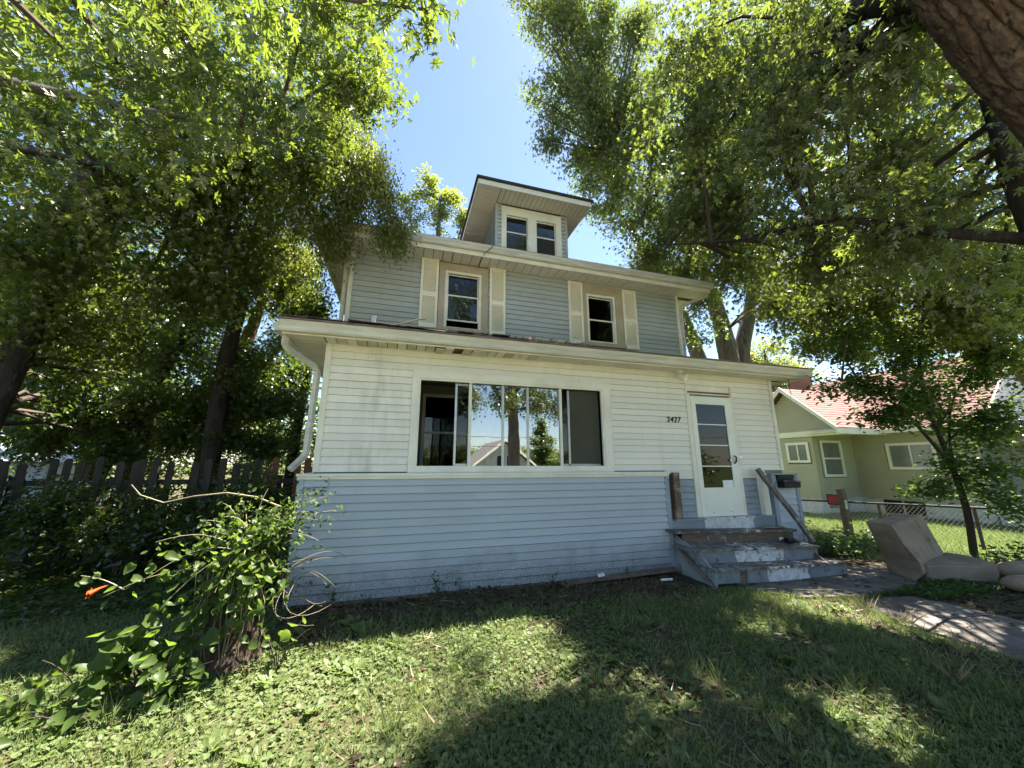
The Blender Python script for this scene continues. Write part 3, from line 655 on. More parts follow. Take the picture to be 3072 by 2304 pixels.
wobbly(0, (-.66, -.30, .405), (1.56, -.265, .583), pm('riser_top_paint', .12, .95, (.40, .47)), 'riser')
wobbly(0, (-.78, -.64, .39), (1.66, -.27, .425), pm('tread_mid_paint', .1, .9, (.5, .58)), 'tread')
wobbly(0, (-.70, -.605, .215), (1.64, -.57, .388), pm('riser_mid_paint', .02, .93, (.60, .66)), 'riser')
wobbly(0, (-.68, -.90, .195), (1.80, -.575, .228), pm('tread_low_paint', .25, 1.1, (.48, .56)), 'tread')
wobbly(0, (-.10, -.86, .02), (1.84, -.825, .193), pm('riser_low_paint', .28, 1.05, (.58, .64)), 'riser')
wobbly(0, (-.62, -.858, .03), (-.22, -.823, .192), pm('riser_low_paint_b', 5, 6, (.60, .66)), 'riser')
MB().box((-.22, -.85, .0), (-.105, -.80, .192)).build('bare_block', 'wood', st)
MB().prism([(-.10, .56), (-.62, .36), (-.88, .18), (-.88, .0), (-.10, .0)], 'x', -.665, -.635).build('stringer', peeling('stringer_paint', (.30, .33, .33), (.24, .27, .27), (.18, .13, .1), (.5, .6), 6), st)
MB().prism([(-.10, .56), (-.55, .36), (-.80, .18), (-.80, .0), (-.10, .0)], 'x', 1.56, 1.60).build('stringer', 'wood', st)
MB().tube([(-.72, -.20, .42), (-.70, -.92, -.02)], .045, 4, True, .5).build('loose_brace', 'wood', st)
MB().tube([(1.02, -.2, .635), (1.45, -.22, .645)], .055, 4, True, .35).build('split_board', 'dry', st)
hr = MB().tube([(1.215, -.115, 1.575), (1.30, -.24, 1.30), (1.43, -.42, .92), (1.60, -.60, .44)], [.055, .056, .054, .05], 4, True, .85)
tag(hr.build('handrail', peeling('rail_paint', (.16, .14, .12), (.11, .10, .09), (.42, .40, .36), (.52, .6), 9), None, loc=(1.6, -.6, .44)), 'broken wooden handrail leaning from the post down onto the steps', 'handrail')
mb_ = thing('mailbox', 'black metal mailbox with open lid on the blue wall right of the steps', 'mailbox', (1.8, -.12, 1.25))
MB().prism([(-.125, 1.25), (-.25, 1.25), (-.26, 1.34), (-.23, 1.36), (-.125, 1.36)], 'x', 1.61, 1.99).build('box', 'black', mb_)
MB().prism([(-.125, 1.36), (-.15, 1.36), (-.165, 1.455), (-.14, 1.475), (-.125, 1.475)], 'x', 1.60, 1.98).build('back_plate', 'black', mb_)
MB().prism([(-.235, 1.37), (-.27, 1.345), (-.275, 1.35), (-.24, 1.378)], 'x', 1.60, 2.0).build('lid', 'black', mb_)
fl = thing('flood_light', 'small white flood light under the porch soffit left of the door', 'light', (-.24, -.1, 3.23))
MB().tube([(-.24, -.12, 3.238), (-.24, -.12, 3.20)], [.06, .055], 14).build('base', 'trim', fl)
MB().tube([(-.24, -.12, 3.20), (-.24, -.135, 3.15)], .016, 8).build('arm', 'trim', fl)
MB().tube([(-.26, -.09, 3.155), (-.24, -.14, 3.135), (-.215, -.20, 3.11), (-.205, -.225, 3.10)], [.03, .05, .062, .063], 14).build('shade', 'trim', fl)
tag(MB().tube([(.97, -.018, 1.78), (.97, -.035, 1.78)], .028, 12).build('doorbell', 'metal', None, loc=(.97, -.018, 1.78)), 'round metal bell fitting on the white siding right of the door', 'doorbell')
tag(MB().tube([(2.17, -.2, 3.24), (2.175, -.21, 3.12), (2.16, -.2, 3.06), (2.19, -.2, 2.98), (2.18, -.2, 2.9)], .006, 5).build('hanging_wire', 'black', None, loc=(2.17, -.2, 3.24)), 'thin loose wire dangling from the porch soffit at its right end', 'wire')
tag(MB().tube([(-3.2, 1.55, 6.175), (-3.25, 1.53, 6.1), (-3.38, 1.60, 5.98), (-3.40, 1.9, 5.965), (-3.41, 2.1, 5.93)], .008, 5).build('cable', 'black', None, loc=(-3.2, 1.55, 6.17)), 'black cable hanging over the upper gutter above the left window', 'cable')
tag(MB().tube([(-5.28, -.25, 3.45), (-5.28, -.25, 3.60)], [.035, .035], 10).tube([(-5.28, -.25, 3.59), (-5.28, -.25, 3.61)], .042, 10).build('vent_pipe', 'metal', None, loc=(-5.28, -.25, 3.45)), 'short metal vent pipe sticking up from the porch roof', 'pipe')
tag(MB().tube([(-5.2, -.42, 3.41), (-4.95, -.4, 3.47), (-4.7, -.36, 3.585), (-4.6, -.33, 3.62)], [.014, .013, .011, .009], 6).build('fallen_branch', 'bark', None, loc=(-5.2, -.42, 3.41)), 'broken grey stick lying on the porch roof beside the vent pipe', 'branch')

# ------------------------------------------------------------------ neighbour's house
nb = thing('neighbour_house', 'olive green bungalow with pinkish red roof beyond the wire fence', 'house', (14, 5, -.24))
xw, xm, yw = 11.45, 13.8, 6.0; ez = 2.93
nw = MB().box((xw, yw, .36), (xm, yw+.15, 3.0)).box((xw, yw+.15, .36), (xw+.15, 9.0, 3.0)).box((xm, 2.35, .36), (xm+.15, yw, 3.0)).box((xm+.15, 2.35, .36), (20, 2.5, 3.0)).box((xw, 9.0, .36), (20, 9.15, 3.0)).box((19.85, 2.5, .36), (20, 9, 3.0))
nw.prism([(4.85+.9, 3.0), (8.75, 3.0), (7.2, 4.4), (6.75, 4.72)], 'x', xw+.1, xw+.15).prism([(xm+.1, 3.0), (19.2, 3.0), (16.45, 5.6)], 'y', 2.38, 2.45)
nwall = nw.build('wall', 'inside', nb)
def lap(runs, z0, n, h, y, axis, out, mat, parent, name='siding'):
    m = MB()
    for i in range(n):
        z = z0+i*h
        for a, b in runs(z+h/2): m.prism([(y, z), (y+out*.034, z), (y+out*.016, z+h-.016), (y+out*.001, z+h-.016), (y+out*.001, z+h+.003), (y, z+h+.003)], axis, a, b)
    return m.build(name, mat, parent, kind='stuff')
lap(lambda z: minus((yw, 9.0), [(6.12, 7.12)] if 1.72 < z < 2.6 else []), .36, 24, .11, xw-.001, 'x'.replace('x', 'y'), -1, 'ngreen', nwall)
lap(lambda z: minus((xw, xm), [(11.72, 13.02)] if 1.15 < z < 2.67 else []), .36, 24, .11, yw-.001, 'x', -1, 'ngreen', nwall)
lap(lambda z: minus((2.35, yw), [(3.35, 4.9)] if 1.45 < z < 2.5 else []), .36, 24, .11, xm-.001, 'y', -1, 'ngreen', nwall)
lap(lambda z: [(6.75-(4.75-z)*1.1, 6.75+(4.75-z)*1.1)] if z < 4.7 else [], 3.02, 15, .11, xw-.08, 'y', -1, 'ngreen', nwall, 'gable_siding')
lap(lambda z: [(16.45-(5.6-z)*1.03, 16.45+(5.6-z)*1.03)] if z < 5.55 else [], 3.0, 23, .11, 2.345, 'x', -1, simple('pale_gable_siding', (.58, .62, .66), (.5, .54, .58), 2, .6), nwall, 'gable_siding')
MB().box((xw-.03, yw-.03, .36), (xw+.05, yw-.001, 2.95)).box((xw-.03, yw-.001, .36), (xw-.001, yw+.06, 2.95)).build('corner_trim', 'ngreen', nb)
MB().tube([(xm-.03, yw-.06, .4), (xm-.03, yw-.06, 2.95)], .02, 6).build('conduit', 'ngreen', nb)
MB().box((xw+.04, yw+.04, -.4), (xm+.1, 9.0, .36)).box((xm+.04, 2.4, -.4), (19.9, 8.9, .36)).build('foundation', 'nfound', nb)
def nwin(a, b, plane, axis, split):
    """window on the -x wall (axis y) or the -y wall (axis x); a, b = opposite corners (u, z)"""
    (u0, z0), (u1, z1) = a, b
    def bx(m, p, q_, r0, r1, d0, d1):
        return m.box((p, plane+d0, r0), (q_, plane+d1, r1)) if axis == 'x' else m.box((plane+d0, p, r0), (plane+d1, q_, r1))
    m = MB(); t = .1
    bx(m, u0, u0+t, z0, z1, -.05, .0); bx(m, u1-t, u1, z0, z1, -.05, .0); bx(m, u0+t, u1-t, z1-t, z1, -.05, 0); bx(m, u0+t, u1-t, z0, z0+t, -.05, 0)
    wn = m.build('window', 'ntrim', nb)
    if split == 'h': bx(MB(), u0+t, u1-t, (z0+z1)/2-.03, (z0+z1)/2+.03, -.035, 0).build('sash_bar', 'ntrim', wn)
    else: bx(MB(), (u0+u1)/2-.025, (u0+u1)/2+.025, z0+t, z1-t, -.035, 0).build('sash_bar', 'ntrim', wn)
    bx(MB(), u0+t, u1-t, z0+t, z1-t, -.006, .0).build('pane', 'nglass', wn)
    return wn
MW['nglass'] = simple('neighbour_glass', (.16, .17, .15), (.12, .13, .11), 2, .08, .6, None, 0, 10, 0)
nwin((6.15, 1.74), (7.1, 2.58), xw-.02, 'y', 'v'); nwin((11.78, 1.17), (12.98, 2.65), yw-.02, 'x', 'h'); nwin((3.4, 1.47), (4.85, 2.48), xm-.02, 'y', 'v')
for u in (4.1, 4.75): MB().box((xm-.01, u, -.2), (xm+.035, u+.55, .3)).build('basement_window', 'black', nb)
MB().box((xw+.4, yw+.02, -.05), (xw+.85, yw+.035, .3)).build('basement_window', 'inside', nb)
# roofs: cross gable over the wing, main roof with its ridge along y; shingle courses are real steps
def courses(name, a, b, c, d, n, parent):
    """stepped shingle courses from eave a-b up to ridge d-c"""
    a, b, c, d = [np.array(p, float) for p in (a, b, c, d)]; nrm = np.cross(b-a, d-a); nrm /= np.linalg.norm(nrm)
    if nrm[2] < 0: nrm = -nrm
    m = MB()
    for i in range(n):
        t0, t1 = i/n, (i+1)/n; p, q_ = a+(d-a)*t0, b+(c-b)*t0; r_, s_ = b+(c-b)*t1, a+(d-a)*t1
        m.add([p+nrm*.014, q_+nrm*.014, r_+nrm*.003, s_+nrm*.003, p, q_], [(0, 1, 2, 3), (4, 5, 1, 0)])
    m.add([a, b, c, d], [(3, 2, 1, 0)])
    return m.build(name, 'nroof', parent)
rp, wy, wz = 11.05, 6.75, 4.95
courses('roof', (rp, 4.78, 3.06), (14.2, 4.78, 3.06), (16.4, wy, wz), (rp, wy, wz), 16, nb)
courses('roof', (rp, 8.72, 3.06), (14.2, 8.72, 3.06), (16.4, wy, wz), (rp, wy, wz), 16, nb)
courses('roof', (13.35, 1.9, 2.98), (13.35, 14, 2.98), (16.45, 14, 5.92), (16.45, 1.9, 5.92), 30, nb)
courses('roof', (19.55, 1.9, 2.98), (19.55, 14, 2.98), (16.45, 14, 5.92), (16.45, 1.9, 5.92), 30, nb)
MB().prism([(4.72, 2.90), (4.74, 3.08), (6.75, 5.0), (6.75, 4.80)], 'x', rp-.02, rp+.03).prism([(8.78, 2.90), (8.76, 3.08), (6.75, 5.0), (6.75, 4.80)], 'x', rp-.025, rp+.03).build('rake_board', 'ntrim', nb)
MB().box((rp, 4.76, 2.82), (xm, 4.80, 3.04)).box((rp+.3, 4.80, 2.80), (rp+.36, 8.7, 3.02)).build('eave_fascia', 'ntrim', nb)
MB().box((rp, 4.80, 2.88), (xm+.3, 6.0, 2.91)).build('eave_soffit', 'ntrim', nb)
MB().box((13.33, 1.9, 2.86), (13.37, 4.76, 3.0)).box((13.37, 1.9, 2.87), (xm, 4.76, 2.9)).build('main_fascia', 'ntrim', nb)
MB().prism([(13.3, 2.85), (13.3, 3.0), (16.45, 5.97), (16.45, 5.78)], 'y', 1.86, 1.92).prism([(19.6, 2.85), (19.6, 3.0), (16.45, 5.97), (16.45, 5.78)], 'y', 1.855, 1.92).build('rake_board', 'ntrim', nb)
ch = MB().box((15.9, 9.1, 4.5), (16.7, 9.8, 6.35)).build('chimney', 'brick', nb)
MB().box((15.86, 9.06, 6.35), (16.74, 9.84, 6.43)).build('cap', 'nfound', ch)
npch = MB().prism([(13.9, 2.75), (19, 2.75), (19, 2.95), (13.9, 2.95)], 'y', -.2, 2.3).build('porch_roof', 'nroof', nb)
for x in (14.0, 16.4, 18.9): MB().box((x, -.1, -.3), (x+.14, .04, 2.75)).build('porch_column', 'ntrim', nb)
MB().box((13.9, -.1, -.4), (19, 2.33, .2)).build('porch_floor', 'nfound', nb)
# ------------------------------------------------------------------ chain link fence and its neighbours
fx = 5.6
def rail_z(y): return .80-.042*(y-.6)
cf = thing('wire_fence', 'chain link fence with dark top rail between the two yards', 'fence', (fx, 1, 0))
MB().tube([(fx, y, rail_z(y)) for y in np.linspace(-3.2, 11, 12)], .024, 7).build('top_rail', 'black', cf)
for y in (-3, -.75, .75, 3.6, 6, 8.4, 10.8): MB().tube([(fx, y, float(gz(fx, y))-.1), (fx, y, rail_z(y)+.01)], .028, 8).build('post', 'wood', cf)
wm = MB(); s_ = .075
for k in range(int(13.6/s_)):
    for d in (1, -1):
        y0 = -3+k*s_; pts = []
        zb, zt = -.02, rail_z(y0)-.02; y1 = y0+d*(zt-zb)*.9
        if -3.1 < y1 < 10.9: wm.tube([(fx-.004*d, y0, zb), (fx-.004*d, y1, rail_z(y1)-.02)], .0028, 3, False)
wm.build('wire_mesh', 'metal', cf, kind='stuff')
wp = thing('wooden_post', 'leaning brown wooden post standing at the wire fence', 'post', (5.5, 1.38, 0))
MB().add([(5.44,1.32,-.1),(5.57,1.32,-.1),(5.57,1.45,-.1),(5.44,1.45,-.1),(5.38,1.30,1.08),(5.51,1.30,1.09),(5.51,1.43,1.08),(5.38,1.43,1.07)], [(0,3,2,1),(4,5,6,7),(0,1,5,4),(1,2,6,5),(2,3,7,6),(3,0,4,7)]).build('shaft', 'wood', wp)
MB().box((5.40, 1.288, .62), (5.47, 1.305, .82)).build('tin_strip', 'nfound', wp)
sg = thing('warning_sign', 'small red square sign with black border beside the wooden post', 'sign', (5.52, 1.62, .72))
MB().box((5.515, 1.48, .68), (5.525, 1.76, .93)).build('panel', 'black', sg)
MB().box((5.507, 1.51, .71), (5.5145, 1.73, .90)).build('red_field', 'red', sg)
# ------------------------------------------------------------------ abandoned chair and cushions
A0 = np.array((2.17, -1.31, 0)); Fd = np.array((.9349, -.355, 0)); Nd = np.array((.355, .9349, 0))
def soft(name, prof, depth, parent, puff=.02, n=8, sub=2, mat='fabric'):
    """a stuffed block: profile (along, up) swept sideways with rounded, slightly lumpy faces"""
    v = []; f = []; k = len(prof)
    ts = np.linspace(0, 1, n+1); c = np.mean(np.array(prof), 0)
    for t in ts:
        e = 1-.045*abs(2*t-1)**6
        for (a, z) in prof:
            a2, z2 = c[0]+(a-c[0])*e, c[1]+(z-c[1])*e
            a2 += .012*math.sin(9*t+7*z); z2 += puff*math.sin(math.pi*t)*(1 if z > c[1] else 0)
            p = A0+Fd*a2+Nd*(t*depth)+np.array((0, 0, z2)); v.append(tuple(p))
    for i in range(n):
        for j in range(k): f.append((i*k+j, i*k+(j+1) % k, (i+1)*k+(j+1) % k, (i+1)*k+j))
    f += [tuple(range(k-1, -1, -1)), tuple(n*k+j for j in range(k))]
    o = MB().add(v, f).build(name, mat, parent, False)
    b = o.modifiers.new('bevel', 'BEVEL'); b.width = .022; b.segments = 3; b.limit_method = 'ANGLE'; b.angle_limit = R(35)
    return o
chair = thing('armless_chair', 'worn grey upholstered armless chair section dumped on the walk', 'chair', tuple(A0))
rings = [[(2.35,-1.37,-.01),(3.45,-1.18,-.01),(3.70,-.78,-.01),(2.62,-.94,-.01)], [(2.42,-1.47,.12),(3.52,-1.22,.14),(3.69,-.82,.14),(2.57,-.95,.12)], [(2.41,-1.46,.26),(3.50,-1.21,.28),(3.66,-.85,.28),(2.51,-.96,.26)],
         [(2.31,-1.38,.50),(3.42,-1.17,.55),(3.45,-.85,.54),(2.34,-1.0,.50)], [(2.23,-1.32,.775),(3.33,-1.13,.855),(3.25,-.85,.845),(2.16,-1.03,.785)]]
def ring(r_, n=6):
    out = []
    for k in range(4):
        a, c = np.array(r_[k]), np.array(r_[(k+1) % 4])
        for u in range(n):
            p = a+(c-a)*u/n; p = p+np.array((0, 0, .012*math.sin(7*u/n+k))); out.append(p)
    return out
rs = [ring(r_) for r_ in rings]; nn = len(rs[0]); v = [p for r_ in rs for p in r_]
f = [(i*nn+j, i*nn+(j+1) % nn, (i+1)*nn+(j+1) % nn, (i+1)*nn+j) for i in range(len(rs)-1) for j in range(nn)]+[tuple(range(nn-1, -1, -1)), tuple((len(rs)-1)*nn+j for j in range(nn))]
bk = MB().add(v, f).build('backrest', 'fabric', chair)
bv = bk.modifiers.new('bevel', 'BEVEL'); bv.width = .014; bv.segments = 2; bv.limit_method = 'ANGLE'; bv.angle_limit = R(38)
for r0, r1 in ((rings[4][0], rings[4][1]), (rings[4][0], rings[4][3])): MB().tube([np.array(r0)+(np.array(r1)-np.array(r0))*u+np.array((0, 0, .004)) for u in np.linspace(.03, .97, 8)], .009, 6).build('piping', 'fabric', chair)
soft('seat', [(1.31, .0), (.37, .0), (.38, .23), (.6, .245), (1.08, .24), (1.24, .285), (1.34, .27), (1.37, .12)], .62, chair, .025)
def bolster(name, a, b, r, label):
    a, b = np.array(a), np.array(b); pts = [a+(b-a)*t for t in np.linspace(0, 1, 15)]
    rad = [r*min(1, (1-abs(2*t-1)**5)*1.0+.12)*(1+.05*math.sin(11*t+3)) for t in np.linspace(0, 1, 15)]
    o = MB().tube(pts, rad, 18, True, .8).build(name, 'fabric', None, True, loc=tuple(a)); return tag(o, label, 'cushion')
bolster('cushion', (2.95, -1.98, .10), (4.0, -2.42, .11), .135, 'rolled grey brown cushion on the ground right of the chair')
bolster('cushion', (3.55, -1.72, .14), (4.6, -2.1, .16), .17, 'folded grey cushion lying behind the rolled one at right edge')
def seatp(a, t, z): return A0+Fd*a+Nd*t+np.array((0, 0, z))
MB().tube([seatp(a, .012, z) for a, z in ((.39, .235), (.6, .252), (.85, .25), (1.08, .246), (1.24, .288), (1.335, .275))], .009, 6).build('piping', 'fabric', chair)
MB().tube([seatp(a, -.002, .045) for a in np.linspace(.39, 1.31, 8)], .008, 6).build('piping', 'fabric', chair)
# ------------------------------------------------------------------ left wooden fence, shed
lf = thing('wooden_fence', 'old dog eared wooden picket fence in deep shade left of the house', 'fence', (-9, 3.05, 0))
x = -13.6; k = 0
while x < -6.2:
    k += 1; h = 1.74+random.uniform(-.06, .06); wd = random.uniform(.105, .125); lean = random.uniform(-.03, .03)
    if random.random() < .16: h -= random.uniform(.1, .5); lean *= 3
    if random.random() > .07:
        y = 2.985+random.uniform(-.004, .004)
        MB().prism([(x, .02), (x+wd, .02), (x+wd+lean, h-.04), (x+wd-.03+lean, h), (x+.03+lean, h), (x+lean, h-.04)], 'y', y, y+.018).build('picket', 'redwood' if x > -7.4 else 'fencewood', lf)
    x += wd+random.choice((.012, .02, .07, .1))
for z in (.4, 1.3): MB().box((-13.6, 3.006, z), (-6.1, 3.045, z+.085)).build('rail', 'fencewood', lf)
for x in (-13, -10.95, -9.0, -7.1): MB().box((x, 2.90 if x == -9.0 else 3.046, 0), (x+.1, 2.98 if x == -9.0 else 3.14, 1.45 if x != -9.0 else 1.62)).build('post', 'fencewood', lf)
sh = thing('shed', 'low shed with pale corrugated roof behind the wooden fence', 'shed', (-17, 9, 0))
MB().box((-19.5, 9, 0), (-14.6, 11.5, 1.70)).build('wall', simple('shed_blue', (.30, .36, .44), (.25, .3, .38), 2, .7), sh)
rm = MB()
for k in range(60): rm.prism([(8.7, 1.72), (8.7, 1.74+.02*(k % 2)), (11.9, 2.34+.02*(k % 2)), (11.9, 2.32)], 'x', -19.8+k*.1, -19.7+k*.1)
rm.build('roof', simple('pale_metal_roof', (.62, .66, .72), (.5, .55, .62), 2, .5), sh)

# ------------------------------------------------------------------ foliage machinery
def fan(pts, cup=0.0, c=(0, .35)):
    P = np.array([(c[0], c[1], -cup)]+[(x, y, cup*(abs(x)*.8)) for x, y in pts], float); n = len(pts)
    return P, np.array([(0, i+1, i+2 if i+2 <= n else 1) for i in range(n)])
def mirror(half): return half+[(-x, y) for x, y in reversed(half) if abs(x) > 1e-6]
T_MAPLE = fan(mirror([(0, 1.0), (.05, .83), (.13, .78), (.065, .66), (.05, .44), (.28, .68), (.42, .82), (.35, .62), (.47, .58), (.27, .46), (.11, .31), (.40, .21), (.14, .13), (0, .0)]), .06)
T_MAPLE5 = fan([(0, 1.0), (.07, .46), (.40, .80), (.14, .34), (.38, .15), (0, 0), (-.38, .15), (-.14, .34), (-.40, .80), (-.07, .46)], .06)
T_HEART = fan(mirror([(0, 1.0), (.16, .80), (.33, .52), (.37, .26), (.24, .04), (0, .08)]), .16, (0, .4))
T_OVAL = fan([(0, 1.0), (.2, .72), (.24, .4), (.1, .06), (-.1, .06), (-.24, .4), (-.2, .72)], .06, (0, .45))
T_RND = fan([(.0, .92), (.36, .78), (.5, .42), (.30, .06), (0, .18), (-.30, .06), (-.5, .42), (-.36, .78)], .10, (0, .42))
T_DIA = (np.array([(0, 0, 0), (.30, .5, .09), (0, 1, 0), (-.30, .5, .09)], float), np.array([(0, 1, 2), (0, 2, 3)]))
T_TRI3 = (np.array([(0, 0, 0), (.14, .36, .0), (0, 1, -.05), (-.14, .36, .0), (.46, .66, .06), (.34, .16, .04), (-.46, .66, .06), (-.34, .16, .04)], float),
          np.array([(0, 1, 2), (0, 2, 3), (0, 4, 1), (0, 5, 1), (0, 3, 6), (0, 3, 7)]))
def frames(tip, nrm):
    y = tip/(np.linalg.norm(tip, axis=1, keepdims=True)+1e-9)
    z = nrm-(nrm*y).sum(1, keepdims=True)*y; z /= np.linalg.norm(z, axis=1, keepdims=True)+1e-9
    return np.cross(y, z), y, z
def place(tpl, P, size, tip, nrm):
    T, F = tpl; x, y, z = frames(tip, nrm); s = size[:, None, None]
    V = P[:, None]+s*(T[None, :, 0:1]*x[:, None]+T[None, :, 1:2]*y[:, None]+T[None, :, 2:3]*z[:, None])
    Fs = F[None]+(np.arange(len(P))*len(T))[:, None, None]
    return V.reshape(-1, 3), Fs.reshape(-1, 3)
def rdir(n):
    v = rng.normal(size=(n, 3)); return v/np.linalg.norm(v, axis=1, keepdims=True)
TPL_MESH = {}
def leaf_parts(name, tpl, tid, P, size, tip, nrm, mat, parent):
    """single leaves as objects that share one mesh"""
    from mathutils import Matrix
    key = (tid, mat)
    if key not in TPL_MESH:
        me = bpy.data.meshes.new(name); me.from_pydata(tpl[0].tolist(), [], tpl[1].tolist()); me.polygons.foreach_set('use_smooth', [True]*len(me.polygons)); me.materials.append(MW[mat]); me.update(); TPL_MESH[key] = me
    X, Y_, Z_ = frames(tip, nrm); o0 = origin(parent)
    for i in range(len(P)):
        o = bpy.data.objects.new(name, TPL_MESH[key]); C.objects.link(o); o.parent = parent
        M = Matrix(np.column_stack([X[i], Y_[i], Z_[i]]).tolist()).to_4x4() @ Matrix.Scale(float(size[i]), 4)
        M.translation = Vector((P[i]-o0).tolist()); o.matrix_local = M
def twig_mesh(A, B, r0, r1, sag=.06):
    """thin three-sided twigs from A to B, two bends each"""
    n = len(A); d = B-A; L = np.linalg.norm(d, axis=1, keepdims=True)
    ts = np.array([0, .35, .7, 1.0]); k = len(ts)
    P = A[:, None]+d[:, None]*ts[None, :, None]; w_ = rng.normal(size=(n, 1, 3))*L[:, None]*.05
    P = P+w_*np.sin(np.pi*ts)[None, :, None]; P[:, :, 2] += (L*sag)*np.sin(np.pi*ts)[None]
    t = d/(L+1e-9); u = np.cross(t, rdir(n)); u /= np.linalg.norm(u, axis=1, keepdims=True)+1e-9; v = np.cross(t, u)
    rr = r0*(1-ts)+r1*ts; V = np.zeros((n, k, 3, 3))
    for j in range(3):
        a = 2*math.pi*j/3; V[:, :, j] = P+rr[None, :, None]*(math.cos(a)*u+math.sin(a)*v)[:, None]
    F = []
    for i in range(k-1):
        for j in range(3):
            a, b = i*3+j, i*3+(j+1) % 3; F += [(a, b, b+3), (a, b+3, a+3)]
    F = np.array(F)[None]+(np.arange(n)*k*3)[:, None, None]
    return V.reshape(-1, 3), F.reshape(-1, 3), P
def densify(pts, rad, step=.25):
    P = [np.array(p, float) for p in pts]; out = []; ro = []
    # Catmull-Rom for smooth limbs
    for i in range(len(P)-1):
        p0, p1, p2, p3 = P[max(i-1, 0)], P[i], P[i+1], P[min(i+2, len(P)-1)]
        n = max(2, int(np.linalg.norm(p2-p1)/step))
        for k in range(n):
            t = k/n; out.append(.5*((2*p1)+(p2-p0)*t+(2*p0-5*p1+4*p2-p3)*t*t+(3*p1-p0-3*p2+p3)*t**3)); ro.append(rad[i]+(rad[i+1]-rad[i])*t)
    out.append(P[-1]); ro.append(rad[-1]); return out, ro
def limb_mesh(mb, pts, rad, n=10, rough=.06, step=.25):
    out, ro = densify(pts, rad, step); k0 = len(mb.v)
    mb.tube(out, ro, n, True)
    if rough:
        for i in range(k0, len(mb.v)):
            p = np.array(mb.v[i]); c = out[min((i-k0)//n, len(out)-1)]
            mb.v[i] = tuple(p+(p-c)*rough*2*(float(vn(p[0]*7+p[1]*5, p[2]*2.5, p[1]*3))-.5))
    return np.array(out), np.array(ro)
def crown(parent, blobs, skel, tpl, size, per, mat, spread=.3, droop=.6, sec=20, single=None, gap=.0, gapf=.6, tid='', twigmat='twig', twig_r=.006, cull=True, flat=.7, spreadn=1.0, window=None):
    """blobs: (centre, radii, clusters). Returns nothing; builds branches, crown and single leaves under parent"""
    cs = []
    for c, r, n in blobs:
        r = np.array(r if hasattr(r, '__len__') else (r, r, r*.8)); u = rng.random((n, 1))**.42
        cs.append(np.array(c)+rdir(n)*u*r)
    P = np.concatenate(cs)
    if gap: P = P[vn(P[:, 0]*gapf+31, P[:, 1]*gapf+7, P[:, 2]*gapf) > gap]
    if cull: P = P[sun_keep(P)]
    if window is not None: P = P[window(P)]
    if len(P) == 0: return
    V = []; F = []; off = 0
    def add(v, f):
        nonlocal off
        V.append(v); F.append(f+off); off += len(v)
    sk = skel
    if sec:
        idx = rng.choice(len(P), min(sec, len(P)), replace=False); T = P[idx]
        d = np.linalg.norm(T[:, None]-sk[None], axis=2); A = sk[d.argmin(1)]
        v, f, path = twig_mesh(A, T, .045*twig_r/.006, .012, .08); add(v, f)
        fine = np.concatenate([path[:, :-1]+(path[:, 1:]-path[:, :-1])*t for t in (0, .33, .66)], 1).reshape(-1, 3)
        sk = np.concatenate([sk, fine, T])
    A = np.zeros_like(P)
    for i in range(0, len(P), 500):
        d = np.linalg.norm(P[i:i+500, None]-sk[None], axis=2); A[i:i+500] = sk[d.argmin(1)]
    v, f, path = twig_mesh(A, P, twig_r, .002, -.03); add(v, f)
    raw_tris('branches', np.concatenate(V), np.concatenate(F), twigmat, parent, 'stuff')
    # leaves: some along the twig, most around its end
    n = len(P)*per; ci = np.repeat(np.arange(len(P)), per); u = rng.random(n)
    base = P[ci]; dirn = base-A[ci]; dl = np.linalg.norm(dirn, axis=1, keepdims=True)+1e-6
    back = np.minimum(dl, spread*1.6)*(rng.random((n, 1))**1.4)
    off3 = rng.normal(size=(n, 3))*spread*.42; off3[:, 2] *= flat
    L = base-dirn/dl*back+off3; L[:, 2] -= droop*spread*.5*rng.random(n)
    h = rdir(n); h[:, 2] *= .3; tip = h*(1-droop*.5)+np.array((0, 0, -1))*droop*(.3+.9*rng.random((n, 1)))
    nr = rdir(n)*.75*spreadn+np.array((0, 0, 1)); sz = size*(.65+.6*rng.random(n))
    ok = np.ones(n, bool)
    if single:
        k, stpl, stid = single; dist = np.linalg.norm(L-CAM, axis=1)
        rel = L-CAM; dep = rel@FW; px = 1536+FPX*(rel@RT)/np.maximum(dep, .1); py = 1152-FPX*(rel@UP)/np.maximum(dep, .1)
        vis = (dep > .3) & (px > -20) & (px < 3090) & (py > -20) & (py < 2320)
        order = np.argsort(np.where(vis, dist, 1e9))[:min(k, int(vis.sum()))]
        leaf_parts('leaf', stpl, stid, L[order], sz[order], tip[order], nr[order], mat, parent); ok[order] = False
    v, f = place(tpl, L[ok], sz[ok], tip[ok], nr[ok]); raw_tris('crown', v, f, mat, parent, 'stuff')
def b(dx, dy, t, r, n): return (at(dx, dy, t), r, n)
def tree(name, label, base, limbs, barkm, group=None, n=10, rough=.06, cat='tree'):
    t = thing(name, label, cat, tuple(base), group); m = MB(); sk = []
    for pts, rad in limbs:
        o, r_ = limb_mesh(m, pts, rad, n, rough); sk.append(o[max(0, len(o)//3):])
    m.build('trunk', barkm, t, True); return t, np.concatenate(sk)

